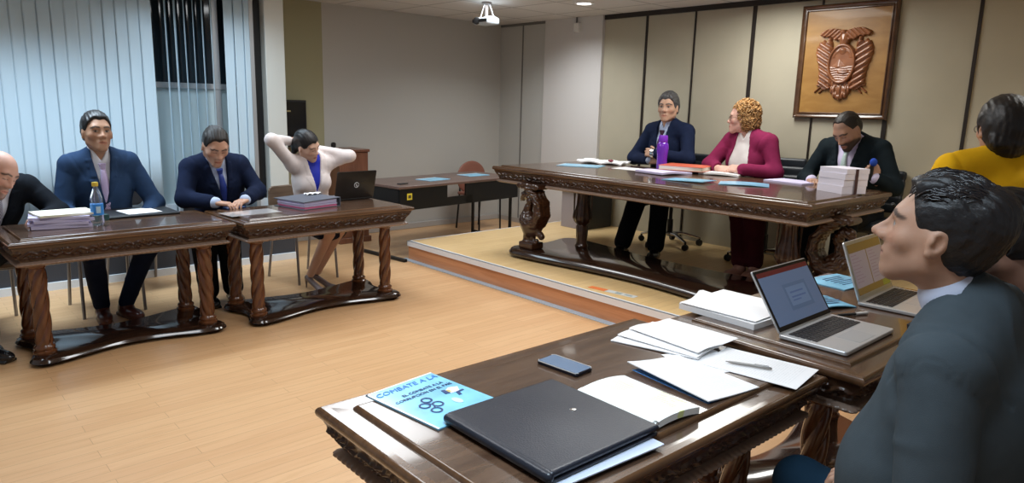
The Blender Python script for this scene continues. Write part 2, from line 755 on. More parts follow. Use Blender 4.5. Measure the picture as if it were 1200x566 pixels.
M['blind'] = mat('blind_fabric', (0.55, 0.70, 0.80), 0.75, bump=0.1, bscale=300)
M['black'] = mat('black_plastic', (0.012, 0.012, 0.013), 0.35)
M['black_metal'] = mat('black_metal', (0.010, 0.010, 0.011), 0.4, 0.2)
M['white_plastic'] = mat('white_plastic', (0.75, 0.75, 0.74), 0.4)
M['chrome'] = mat('chrome', (0.62, 0.62, 0.63), 0.15, 1.0)
M['dark'] = wood('dark_carved_wood', (0.0248, 0.0087, 0.0040), (0.0620, 0.0236, 0.0099), 0.30, 0.35)
M['dark_top'] = wood('polished_table_top', (0.052, 0.026, 0.015), (0.105, 0.058, 0.034), 0.27, 0.5, (0.9, 10, 10), 3.0, 0.0)
M['carve'] = wood('carved_frieze_wood', (0.0310, 0.0112, 0.0050), (0.0682, 0.0279, 0.0124), 0.35, 0.25)
M['rim'] = wood('table_edge_wood', (0.0713, 0.0322, 0.0136), (0.1178, 0.0570, 0.0260), 0.24, 0.5)
M['bead'] = mat('bead_wood', (0.24, 0.165, 0.125), 0.32, coat=0.3)
M['base'] = wood('base_wood', (0.016, 0.0075, 0.005), (0.038, 0.017, 0.010), 0.14, 0.7)
M['twist'] = wood('twisted_column_wood', (0.075, 0.024, 0.008), (0.150, 0.052, 0.017), 0.25, 0.5, (8, 8, 1.5))

# ------------------------------------------------------------------ setting
MB().bx((-2.5, -2.5, -0.1), (6.3, 7.2, 0)).build('floor', M['floor']).__setitem__('kind', 'structure')
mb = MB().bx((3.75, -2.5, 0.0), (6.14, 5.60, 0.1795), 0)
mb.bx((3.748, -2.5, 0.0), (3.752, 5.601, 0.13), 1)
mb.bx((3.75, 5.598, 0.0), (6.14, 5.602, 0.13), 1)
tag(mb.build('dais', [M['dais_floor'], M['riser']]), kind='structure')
mb = MB()
mb.bx((3.735, -2.5, 0.134), (3.752, 5.612, 0.184))
mb.bx((3.735, -2.5, 0.1795), (3.775, 5.612, 0.184))
mb.bx((3.735, 5.60, 0.134), (6.14, 5.612, 0.184))
tag(mb.build('trim_1', M['alu'], bevel=0.002), kind='structure')
tag(MB().bx((3.69, -2.5, 0.0), (3.748, 5.64, 0.008)).build('trim_2', M['alu_blue'], bevel=0.002), kind='structure')
tag(MB().bx((-2.5, -2.5, CEIL), (6.3, 7.2, CEIL + 0.1)).build('ceiling', M['ceiling']), kind='structure')

# far wall on the left
mb = MB().bx((2.78, 7.03, 0), (6.3, 7.15, CEIL), 0)
mb.bx((2.98, 7.022, 0.0), (3.62, 7.03, CEIL), 1)
tag(mb.build('wall_left', [M['wall'], M['olive']]), kind='structure')
tag(MB().bx((3.0, 7.0, 0), (6.14, 7.03, 0.07)).build('baseboard_left', M['base_grey'], bevel=0.006), kind='structure')
tag(MB().bx((2.795, 6.54, 0), (2.985, 7.1, CEIL)).build('column', M['column'], bevel=0.008), kind='structure')

# wall behind the dais
mb = MB().bx((6.14, -2.5, 0), (6.3, 5.30, CEIL), 0)
mb.bx((6.10, 5.30, 0), (6.3, 6.20, CEIL), 1)
mb.bx((6.13, 6.20, 0), (6.3, 7.1, CEIL), 2)
tag(mb.build('wall_back', [M['panel'], M['white_wall'], M['closet']]), kind='structure')
k = 3
for y, wd in ((4.72, 0.024), (4.13, 0.016), (3.50, 0.036), (2.87, 0.016), (2.26, 0.034), (1.685, 0.024), (1.08, 0.03), (0.48, 0.016), (-0.12, 0.03)):
    tag(MB().bx((6.128, y - wd / 2, 0.18), (6.142, y + wd / 2, CEIL - 0.045)).build('trim_%d' % k, M['strip']), kind='structure')
    k += 1
tag(MB().bx((6.122, -2.5, CEIL - 0.05), (6.142, 5.295, CEIL)).build('trim_%d' % k, M['strip']), kind='structure')
k += 1
mb = MB()
for y in (6.20, 6.615):
    mb.bx((6.122, y - 0.008, 0), (6.132, y + 0.008, CEIL - 0.02))
mb.bx((6.118, 6.20, CEIL - 0.03), (6.132, 7.03, CEIL))
tag(mb.build('trim_%d' % k, mat('closet_gap', (0.16, 0.155, 0.145), 0.6)), kind='structure')
k += 1
tag(MB().bx((6.085, 5.60, 0), (6.10, 6.2, 0.06)).bx((6.115, 6.2, 0), (6.13, 7.0, 0.06)).build('baseboard_back', M['base_grey']), kind='structure')

# window wall with low panel, glass and blinds
mb = MB().bx((-2.5, 6.27, 0.06), (2.90, 6.76, 0.46), 0)
mb.bx((-2.5, 6.25, 0.0), (2.90, 6.70, 0.062), 1)
mb.bx((-2.5, 6.62, 0.46), (2.80, 6.78, 0.55), 1)
tag(mb.build('wall_window', [M['low_wall'], M['base_white']]), kind='structure')
win = tag(bpy.data.objects.new('window_1', None), kind='structure')
COL.objects.link(win)
win.location = (1.2, 6.70, 0.55)
mb = MB()
for x in (-2.4, -1.2, 0.0, 1.2 - 0.01, 1.52):
    mb.bx((x - 0.03, -0.03, 0), (x + 0.03, 0.03, 1.95))
mb.bx((-3.7, -0.035, 1.02), (1.58, 0.035, 1.07))
mb.bx((1.46, -0.14, -0.08), (1.50, 0.02, 1.95))
mb.build('window_frame', M['frame_metal'], win, bevel=0.004)
MB().bx((-3.7, -0.008, 1.07), (1.58, 0.008, 1.95)).build('pane', M['night'], win)
MB().bx((-3.7, -0.008, 0.0), (1.58, 0.008, 1.02)).build('pane', M['frost'], win)
MB().bx((1.50, -0.06, -0.08), (1.60, 0.02, 1.95)).build('jamb', M['black'], win)


def blind(x0, x1, n, ang, label, wd=0.094):
    t = thing('vertical_blind', label, 'window blind', ((x0 + x1) / 2, 6.56, 0.475))
    mb_ = MB()
    for i in range(n):
        x = x0 + (x1 - x0) * (i + 0.5) / n - (x0 + x1) / 2
        a = math.radians(ang + random.uniform(-3, 3))
        ca, sa = math.cos(a), math.sin(a)
        sway = random.uniform(-0.006, 0.006)

        def fn(u, v, x=x, ca=ca, sa=sa, sway=sway):
            e = (u - 0.5) * wd
            b_ = 0.004 * (1 - (2 * u - 1) ** 2)
            return (x + e * ca - b_ * sa + sway * (1 - v), e * sa + b_ * ca, v * (CEIL - 0.515))
        mb_.grid(fn, 6, 4)
    mb_.build('slats', M['blind'], t, solid=0.0012)
    MB().bx((-(x1 - x0) / 2 - 0.012, -0.025, CEIL - 0.52), ((x1 - x0) / 2 + 0.012, 0.025, CEIL - 0.48)).build('headrail', M['white_plastic'], t)
    return t


blind(-1.2, 1.83, 34, 3, 'wide pale blue vertical blind with closed overlapping slats behind the man in the blue suit')
blind(1.905, 2.36, 6, 66, 'vertical blind with slats turned open showing dark glass above the man with the phone')
blind(2.43, 2.70, 3, 10, 'narrow bunch of closed pale blind slats beside the white column')

# round ceiling downlight
t = thing('downlight', 'small round recessed downlight glowing in the tiled ceiling', 'ceiling light', (5.29, 4.85, CEIL - 0.012))
MB().lathe([(0.095, 0.0), (0.10, 0.004), (0.10, 0.012), (0.075, 0.012), (0.072, 0.0)], n=32).build('trim_ring', M['white_plastic'], t)
MB().lathe([(0.07, -0.002), (0.07, 0.008)], n=32).build('lens', mat('lamp_lens', (1.0, 0.97, 0.9), 0.4, emit=4.0), t)

# projector under the ceiling
t = thing('projector', 'small grey projector hanging from the ceiling on thin poles in the corner', 'projector', (4.68, 5.60, CEIL))
S = SDF().rbox((0, 0, -0.185), (0.085, 0.11, 0.034), 0.022)
S.ell((0.03, -0.03, -0.15), (0.05, 0.06, 0.02), None, 0.02)
sdf_obj('body', S, 0.006, mat('projector_shell', (0.55, 0.62, 0.68), 0.3), t)
MB().lathe([(0.034, 0), (0.036, 0.03), (0.028, 0.034)], (0, 0, 0), 20, rot=euler(math.radians(90), 0, math.radians(-50))).build('lens', M['black'], t, loc=(-0.075, 0.055, -0.185))
MB().bx((-0.088, -0.1, -0.20), (-0.03, 0.12, -0.165)).build('front_grille', M['black'], t, bevel=0.006)
mb = MB()
mb.tube([(0, 0, -0.15), (0, 0, 0)], 0.017, 12)
mb.lathe([(0.05, -0.02), (0.05, 0.0)], n=20)
mb.build('ceiling_pole', mat('pole_grey', (0.30, 0.28, 0.27), 0.45, 0.3), t)
mb = MB()
for a, b_ in (((0.06, -0.05), (0.02, -0.02)), ((-0.03, 0.06), (-0.01, 0.02))):
    mb.tube([(a[0], a[1], -0.155), (b_[0], b_[1], -0.02)], 0.005, 6)
mb.build('brace', M['alu'], t)

t = thing('wall_sensor', 'small white sensor box with a short conduit high on the white wall', 'sensor', (6.10, 5.66, 2.335))
MB().bx((-0.05, -0.035, 0.0), (0, 0.035, 0.10)).build('housing', M['white_plastic'], t, bevel=0.008)
MB().tube([(-0.015, 0.02, 0.10), (-0.015, 0.02, 0.165)], 0.008, 8).build('conduit', mat('conduit', (0.13, 0.12, 0.12), 0.5), t)
# ------------------------------------------------------------------ carved tables
def carve_h(s, v, p=0.118):
    """relief of a running leaf scroll; s metres along, v 0..1 up"""
    u = (s / p) % 1.0
    n = np.floor(s / p)
    fl = np.where(n % 2 == 0, 1.0, -1.0)
    h = np.zeros_like(u)
    c = 0.5 + 0.20 * np.sin(2 * PI * u) * fl
    h = np.maximum(h, 0.75 * np.exp(-((v - c) / 0.085) ** 2))
    for (cu, cv, r0, lob, ph) in ((0.25, 0.30, 0.30, 5, 0.3), (0.75, 0.68, 0.30, 5, 1.4), (0.5, 0.74, 0.22, 3, 0.0), (0.02, 0.26, 0.22, 3, 0.9), (0.98, 0.72, 0.20, 4, 2.0)):
        du = (u - cu) * 1.35
        dv = (v - (0.5 + (cv - 0.5) * fl))
        r = np.sqrt(du ** 2 + dv ** 2)
        a = np.arctan2(dv, du)
        R = r0 * (0.72 + 0.28 * np.cos(lob * a + ph))
        h = np.maximum(h, np.clip(1.15 * (1 - r / R), 0, 1) * (0.75 + 0.25 * np.cos(2.5 * lob * a)))
    return h


def ring_sweep(mb, a, b, prof, step=0.02, disp=None, mi=0):
    """sweep profile [(inset, z)] round a rectangle a x b (half sizes), mitred corners"""
    prof = np.array(prof, float)
    for side in range(4):
        ha, hb = (a, b) if side % 2 == 0 else (b, a)
        n = max(2, int(2 * ha / step))
        sn = np.linspace(-1, 1, n + 1)
        vs_ = []
        for j, (ins, z) in enumerate(prof):
            x = sn * (ha - ins)
            y = np.full(n + 1, -(hb - ins))
            if disp is not None:
                d = disp(x + side * 1.7, j / (len(prof) - 1), z) * np.clip((1 - np.abs(sn)) * ha / 0.012, 0, 1)
                y = y - d
            vs_.append(np.stack([x, y, np.full(n + 1, z)], 1))
        V = np.concatenate(vs_)
        V = V @ rotz(side * PI / 2).T
        m_ = n + 1
        fs = [(j * m_ + i, (j + 1) * m_ + i, (j + 1) * m_ + i + 1, j * m_ + i + 1) for j in range(len(prof) - 1) for i in range(n)]
        mb.add(V, fs, mi)


def rrect(a, b, r, n=6):
    o = []
    for cx, cy, a0 in ((a - r, -b + r, -PI / 2), (a - r, b - r, 0), (-a + r, b - r, PI / 2), (-a + r, -b + r, PI)):
        for i in range(n + 1):
            t_ = a0 + PI / 2 * i / n
            o.append((cx + r * math.cos(t_), cy + r * math.sin(t_)))
    return o


def lobed_base(a, b, dip, lob, n=18, dip_end=0.06):
    """platform outline with four rounded lobes and concave sides (CCW)"""
    pts = []

    def side(hx, hy, d, q):
        xs = np.linspace(-(hx - lob), hx - lob, n)
        for x in xs:
            t_ = abs(x) / (hx - lob)
            y = -hy + d * (math.cos(t_ * PI) * 0.5 + 0.5) ** 0.8
            pts.append(tuple(rotz(q)[:2, :2] @ np.array((x, y))))

    def corner(cx, cy, a0):
        for i in range(1, 8):
            t_ = a0 + PI / 2 * i / 8
            pts.append((cx + lob * math.cos(t_), cy + lob * math.sin(t_)))
    side(a, b, dip, 0)
    corner(a - lob, -b + lob, -PI / 2)
    side(b, a, dip_end, PI / 2)
    corner(a - lob, b - lob, 0)
    side(a, b, dip, PI)
    corner(-a + lob, b - lob, PI / 2)
    side(b, a, dip_end, -PI / 2)
    corner(-a + lob, -b + lob, PI)
    return pts


def twist_column(z0, z1, r, hand_, x, y, parent):
    mb = MB()
    zs = np.linspace(z0 + 0.055, z1 - 0.03, 90)
    pitch = (z1 - z0) * 0.95
    prof = [(r * 1.0, z) for z in zs]

    def rf(a_, z):
        e = min(1, (z - z0 - 0.05) / 0.03, (z1 - 0.025 - z) / 0.03)
        c = abs(math.cos(2 * (a_ - hand_ * 2 * PI * z / pitch)))
        return 1 + max(0, e) * (0.30 * c ** 0.75 - 0.17)
    mb.lathe(prof, (0, 0, 0), 56, rfun=rf)
    mb.lathe([(r * 1.35, z0), (r * 1.45, z0 + 0.008), (r * 1.45, z0 + 0.016), (r * 1.2, z0 + 0.024), (r * 1.3, z0 + 0.034),
              (r * 1.3, z0 + 0.044), (r * 1.02, z0 + 0.054), (r * 0.95, z0 + 0.062)], n=32)
    mb.lathe([(r * 0.95, z1 - 0.036), (r * 1.2, z1 - 0.026), (r * 1.25, z1 - 0.014), (r * 1.4, z1 - 0.006), (r * 1.4, z1)], n=32)
    return mb.build('leg', M['twist'], parent, loc=(x, y, 0), angle=50)


def carved_table(name, label, L, W, H, loc, rz, legs_=(), group=None, base=None, thick=0.030, frieze=0.085, inlay=0.075, lip=0.052):
    """long dark table: moulded top with raised centre, carved sloping frieze, bead, lobed platform, legs"""
    t = thing(name, label, 'table', loc, rz, group)
    a, b = L / 2, W / 2
    mb = MB()
    e = 0.012
    prof = [(0.03, H - thick), (0.010, H - thick + 0.001), (0.002, H - thick + 0.006), (0.0, H - thick * 0.5), (0.0015, H - 0.008), (0.006, H - 0.002), (e, H)]
    ring_sweep(mb, a, b, prof, 0.3, mi=1)
    ring_sweep(mb, a, b, [(e, H), (0.030, H)], 0.3, mi=1)
    ring_sweep(mb, a, b, [(0.030, H), (inlay - 0.012, H - 0.001)], 0.3, mi=0)
    ring_sweep(mb, a, b, [(inlay - 0.012, H - 0.001), (inlay - 0.010, H + 0.005), (inlay - 0.004, H + 0.010), (inlay, H + 0.010)], 0.3, mi=1)
    ia, ib = a - inlay, b - inlay
    mb.quad((-ia, -ib, H + 0.010), (ia, -ib, H + 0.010), (ia, ib, H + 0.010), (-ia, ib, H + 0.010), 0)
    c, d = a - 0.03, b - 0.03
    mb.quad((-c, -d, H - thick), (-c, d, H - thick), (c, d, H - thick), (c, -d, H - thick), 0)
    mb.build('tabletop', [M['dark_top'], M['rim']], t, angle=50)
    # carved frieze
    mb = MB()
    z0 = H - thick
    z1 = z0 - frieze
    nv = 20
    pr = []
    for j in range(nv + 1):
        v = j / nv
        ins = 0.014 + (lip - 0.014) * (0.5 - 0.5 * math.cos(PI * min(1, v * 1.0))) ** 0.85
        pr.append((ins, z0 - v * frieze))

    def dsp(s, v, z):
        vv = np.clip((v - 0.10) / 0.86, 0, 1)
        w_ = np.full_like(s, 1.0 if 0.10 < v < 0.97 else 0.0)
        return 0.021 * w_ * carve_h(s, 1 - vv)
    ring_sweep(mb, a, b, pr, 0.006, dsp)
    mb.build('carved_frieze', M['carve'], t, angle=80)
    # bead moulding
    mb = MB()
    bp = [(lip + 0.01, z1 + 0.004)] + [(lip + 0.002 - 0.022 * math.sin(PI * q / 6), z1 - 0.028 * q / 6) for q in range(7)] + [(lip + 0.03, z1 - 0.026)]

    def dspb(s, v, z):
        return 0.007 * np.abs(np.sin(PI * s / 0.024 + z * 60)) * math.sin(PI * min(1, max(0, v)))
    ring_sweep(mb, a, b, bp, 0.0055, dspb)
    aa, bb = a - lip - 0.03, b - lip - 0.03
    mb.quad((-aa, -bb, z1 - 0.026), (-aa, bb, z1 - 0.026), (aa, bb, z1 - 0.026), (aa, -bb, z1 - 0.026))
    mb.build('bead_moulding', M['bead'], t, angle=80)
    if base:
        ba, bb, dip, lob, ht, oy = base
        mb = MB()
        out = [(x, y + oy) for x, y in lobed_base(ba, bb, dip, lob)]
        mb.prism(out, [(0.018, 0.022), (0.024, 0.004), (ht * 0.45, 0.0), (ht * 0.6, 0.003), (ht * 0.72, 0.010), (ht * 0.85, 0.012), (ht - 0.006, 0.018), (ht, 0.026)])
        mb.build('base_platform', M['base'], t, angle=40)
        for sx in (-1, 1):
            for sy in (-1, 1):
                MB().lathe([(lob * 0.62, 0), (lob * 0.72, 0.008), (lob * 0.6, 0.02)], (0, 0, 0), 24).build('bun_foot', M['base'], t, loc=(sx * (ba - lob), oy + sy * (bb - lob), 0))
    top = z1 - 0.024
    for (x, y, hd_) in legs_:
        twist_column(base[4], top, 0.040, hd_, x, y, t)
    return t


carved_table('carved_table', 'long carved table under the water bottle and paper stack on the left', 1.20, 0.66, 0.722, (1.045, 4.735, 0), 0.035,
             [(-0.46, -0.175, 1), (0.44, -0.19, -1), (-0.46, 0.2, 1), (0.44, 0.2, -1)], base=(0.545, 0.295, 0.10, 0.085, 0.055, 0.0))
carved_table('carved_table', 'carved table holding the ring binder and black laptop, next to the one with the bottle', 1.32, 0.66, 0.722, (2.330, 4.715, 0), 0.03,
             [(-0.52, -0.175, 1), (0.49, -0.18, 1), (-0.52, 0.2, 1), (0.49, 0.2, 1)], base=(0.60, 0.295, 0.10, 0.085, 0.055, 0.0))

# the big table on the dais
BH = 0.775
dt = carved_table('presiding_table', 'very long carved table on the raised platform in front of the panelled wall', 3.02, 1.28, BH - 0.01, (4.86, 3.42, 0.18), -PI / 2, [], base=None,
                  thick=0.034, frieze=0.085, inlay=0.07, lip=0.05)
# its platform and carved supports (table axis: local x = -room y)
mb = MB()
out = [(x + 0.195, y - 0.36) for x, y in lobed_base(1.355, 0.44, 0.12, 0.14)]
mb.prism(out, [(0.015, 0.03), (0.022, 0.006), (0.04, 0.0), (0.052, 0.004), (0.06, 0.012), (0.074, 0.02), (0.08, 0.03)])
mb.build('base_platform', M['base'], dt, angle=40)
for sx in (-0.96, 1.34):
    for sy in (-1, 1):
        MB().lathe([(0.08, 0), (0.095, 0.008), (0.08, 0.02)], (0, 0, 0), 24).build('bun_foot', M['base'], dt, loc=(sx, -0.36 + sy * 0.28, 0))


def swan(mirror, x, y, parent):
    """carved swan support: scrolled tail, round breast, raised wing, neck bent back to the top"""
    S = SDF()
    sx = -1 if mirror else 1
    P = lambda u, z, yy=0.0: (sx * u, yy, z)
    zb = 0.08
    S.rbox((0, 0, zb + 0.03), (0.085, 0.075, 0.03), 0.012)
    S.chain([P(-0.035, zb + 0.05), P(-0.04, zb + 0.10), P(-0.02, zb + 0.16)], [0.050, 0.040, 0.060], 0.02)
    S.ell(P(-0.035, 0.315), (0.095, 0.075, 0.095), None, 0.04)
    S.ell(P(0.03, 0.27), (0.085, 0.07, 0.075), None, 0.05)
    # tail scroll
    for i in range(16):
        a0 = i / 15 * 4.6 + 0.5
        r = 0.075 - 0.058 * i / 15
        cx, cz = 0.062, 0.165
        p1 = P(cx + r * math.cos(a0), cz + r * math.sin(a0))
        a1 = (i + 1) / 15 * 4.6 + 0.5
        r1 = 0.075 - 0.058 * (i + 1) / 15
        p2 = P(cx + r1 * math.cos(a1), cz + r1 * math.sin(a1))
        S.cap(p1, p2, 0.030 - 0.010 * i / 15, None, 0.006)
    # wing sweeping up to the frieze
    for wv_ in (-0.045, 0.0, 0.045):
        pts = [P(-0.02, 0.29, wv_), P(0.075, 0.31, wv_), P(0.125, 0.39, wv_), P(0.115, 0.49, wv_), P(0.055, 0.57, wv_), P(-0.01, 0.62, wv_)]
        S.chain(pts, [0.045, 0.045, 0.040, 0.036, 0.034, 0.040], 0.012)
    # neck and head
    pts = [P(-0.075, 0.35), P(-0.045, 0.43), P(-0.02, 0.50), P(-0.05, 0.55), P(-0.095, 0.545), P(-0.115, 0.515)]
    S.chain(pts, [0.050, 0.036, 0.030, 0.028, 0.031, 0.024], 0.015)
    S.cap(P(-0.118, 0.515), P(-0.145, 0.492), 0.015, 0.006, 0.008)
    S.rbox(P(0, 0.632), (0.13, 0.075, 0.022), 0.01, None, 0.01)

    def gro(p):
        q = (p - np.array((sx * 0.02, 0, 0.42), np.float32))
        a_ = np.arctan2(q[:, 2], q[:, 0] * sx)
        r = np.sqrt(q[:, 0] ** 2 + q[:, 2] ** 2)
        m_ = ((r > 0.05) & (q[:, 2] > -0.11)).astype(np.float32)
        return 0.004 * m_ * np.sin(r * 210 + 1.3 * np.sin(a_ * 9)) + 0.0015 * np.sin(a_ * 40) * m_
    S.glob(gro, mode='d')
    o = sdf_obj('swan_support', S, 0.0065, M['dark'], parent)
    o.location = (x, y, 0)
    return o


swan(False, -0.965, -0.635, dt)
swan(True, 1.47, -0.16, dt)


def urn_post(x, y, parent):
    mb_ = MB()
    pr = [(0.055, 0.08), (0.060, 0.095), (0.050, 0.11), (0.046, 0.13), (0.050, 0.20), (0.052, 0.27), (0.042, 0.285), (0.060, 0.30), (0.075, 0.32), (0.078, 0.35),
          (0.070, 0.40), (0.055, 0.47), (0.050, 0.56), (0.056, 0.60), (0.075, 0.615), (0.078, 0.66)]
    mb_.lathe(pr, (0, 0, 0), 36, rfun=lambda a_, z: 1 + (0.07 * math.cos(8 * a_) if 0.13 < z < 0.6 else 0))
    for k_ in range(4):
        a_ = PI / 4 + k_ * PI / 2
        mb_.lathe([(0.004, 0.33), (0.012, 0.345), (0.010, 0.37), (0.006, 0.40), (0.008, 0.50), (0.010, 0.60)], (0.078 * math.cos(a_), 0.078 * math.sin(a_), 0), 10)
    return mb_.build('turned_post', M['dark'], parent, loc=(x, y, 0), angle=50)


urn_post(-0.74, -0.22, dt)
urn_post(1.22, -0.30, dt)
# foreground tables
carved_table('carved_table', 'foreground carved table under the leather folder, booklet and loose papers', 1.335, 0.765, 0.70, (1.455, 1.240, 0), -0.012,
             [(-0.52, -0.18, 1), (0.50, -0.19, 1), (-0.52, 0.22, 1), (0.50, 0.22, 1)], base=(0.60, 0.33, 0.10, 0.085, 0.055, 0.0), inlay=0.085)
carved_table('carved_table', 'carved table under the two silver laptops on the right', 1.33, 0.74, 0.72, (2.80, 1.105, 0), -0.02,
             [(-0.52, -0.18, 1), (0.50, -0.19, 1), (-0.52, 0.22, 1), (0.50, 0.22, 1)], base=(0.60, 0.33, 0.10, 0.085, 0.055, 0.0), inlay=0.085)

# ------------------------------------------------------------------ back corner: black table, chair, lectern, television, cabinet
bt = thing('office_table', 'black framed side table with a brown top against the far wall', 'table', (4.37, 5.92, 0), math.radians(7))
MB().bx((-0.86, -0.35, 0.705), (0.86, 0.36, 0.73)).build('tabletop', wood('brown_laminate', (0.10, 0.060, 0.050), (0.16, 0.10, 0.085), 0.35, 0.2), bt, bevel=0.004)
MB().bx((-0.85, -0.345, 0.50), (-0.24, -0.325, 0.705)).bx((-0.24, -0.345, 0.50), (0.12, -0.325, 0.585)).bx((0.02, -0.345, 0.50), (0.84, -0.325, 0.705)).bx(
    (-0.85, -0.34, 0.50), (-0.83, 0.34, 0.705)).build('modesty_panel', M['black_metal'], bt)
mb = MB()
mb.bx((-0.80, -0.03, 0.03), (-0.74, 0.03, 0.705)).bx((-0.79, -0.33, 0.0), (-0.75, 0.33, 0.03))
mb.build('leg', M['black_metal'], bt, bevel=0.004)
mb = MB()
mb.bx((0.77, -0.30, 0.0), (0.795, -0.275, 0.705)).bx((0.77, 0.275, 0.0), (0.795, 0.30, 0.705)).bx((0.77, -0.30, 0.03), (0.795, 0.30, 0.055))
mb.build('leg', M['black_metal'], bt)
mb = MB().bx((-0.765, -0.349, 0.60), (-0.705, -0.3455, 0.66), 0)
mb.bx((-0.752, -0.3505, 0.615), (-0.718, -0.349, 0.645), 1)
mb.build('sticker', [mat('yellow_label', (0.75, 0.60, 0.05), 0.5), mat('label_mark', (0.10, 0.08, 0.03), 0.5)], bt)
tag(MB().prism(rrect(0.055, 0.03, 0.01), [(0, 0), (0.008, 0.002)]).build('phone', M['black'], loc=(3.72, 5.66, 0.7305), rz=0.3), 'small black phone lying at the left end of the side table', 'phone')

t = thing('visitor_chair', 'chair with a round reddish brown back behind the black side table', 'chair', (5.42, 6.55, 0), math.radians(5))
S = SDF().ell((0, 0.16, 0.62), (0.245, 0.03, 0.20))
S.glob(lambda p: (p[:, 2] * 0 + np.abs(p[:, 1] - 0.16 + 0.25 * p[:, 0] ** 2) - 0.014).astype(np.float32), 0.006, 'i')
sdf_obj('backrest', S, 0.008, mat('red_brown_ply', (0.24, 0.095, 0.065), 0.4), t)
MB().prism(rrect(0.21, 0.21, 0.06), [(0.42, 0.01), (0.43, 0), (0.445, 0), (0.455, 0.012)]).build('seat', mat('red_brown_ply_seat', (0.24, 0.095, 0.065), 0.4), t)
for sx in (-1, 1):
    MB().tube([(sx * 0.18, -0.18, 0.0), (sx * 0.18, -0.17, 0.42)], 0.011, 8).build('leg', M['black_metal'], t)
    MB().tube([(sx * 0.19, 0.21, 0.0), (sx * 0.18, 0.17, 0.42), (sx * 0.17, 0.165, 0.62)], 0.011, 8).build('leg', M['black_metal'], t)

t = thing('lectern', 'reddish wooden lectern standing against the far wall behind the woman in white', 'lectern', (3.745, 6.78, 0))
LW = wood('lectern_wood', (0.13, 0.048, 0.026), (0.20, 0.080, 0.043), 0.35, 0.3, (10, 10, 1.2))
MB().bx((-0.17, -0.16, 0.06), (0.17, 0.18, 0.97)).build('body', LW, t, bevel=0.004)
MB().bx((-0.19, -0.18, 0.0), (0.19, 0.20, 0.06)).build('plinth', LW, t, bevel=0.006)
MB().bx((-0.185, -0.175, 0.97), (0.185, 0.20, 1.0)).build('reading_shelf', LW, t, bevel=0.005)
mb = MB().tube([(-0.13, 0.02, 1.0), (-0.14, 0.0, 1.02), (-0.17, -0.03, 1.03)], 0.007, 8)
mb.lathe([(0.012, 0), (0.026, 0.015), (0.026, 0.05), (0.012, 0.06)], (-0.175, -0.05, 1.01), 14)
mb.build('microphone', M['black'], t)

t = thing('television', 'black flat television on the wall, half hidden by the white column', 'television', (3.13, 6.98, 1.02))
MB().bx((-0.30, -0.075, 0), (0.235, -0.03, 0.475)).build('housing', M['black'], t, bevel=0.006)
MB().bx((-0.285, -0.0775, 0.02), (0.222, -0.0752, 0.455)).build('screen', mat('tv_screen', (0.008, 0.009, 0.010), 0.12), t)
MB().bx((-0.15, -0.03, 0.15), (0.1, 0.045, 0.35)).build('wall_mount', M['black_metal'], t)
MB().bx((-0.02, -0.078, 0.355), (0.06, -0.0774, 0.37)).build('maker_mark', mat('dim_gold', (0.35, 0.30, 0.14), 0.4), t)

t = thing('storage_cabinet', 'low grey cabinet with a black side standing on the platform behind the long table', 'cabinet', (5.86, 5.22, 0.18))
MB().bx((-0.22, -0.10, 0), (0.22, 0.16, 0.40)).build('body', mat('grey_laminate', (0.36, 0.33, 0.36), 0.5), t, bevel=0.004)
MB().bx((-0.24, -0.12, 0.40), (0.24, 0.18, 0.42)).build('top', mat('olive_laminate', (0.22, 0.20, 0.09), 0.5), t, bevel=0.003)
MB().bx((-0.23, -0.19, 0.0), (0.23, -0.12, 0.50)).build('side_panel', M['black'], t, bevel=0.003)


# ------------------------------------------------------------------ chairs
LEATHER = mat('black_leather', (0.016, 0.020, 0.026), 0.38, bump=0.15, bscale=160)


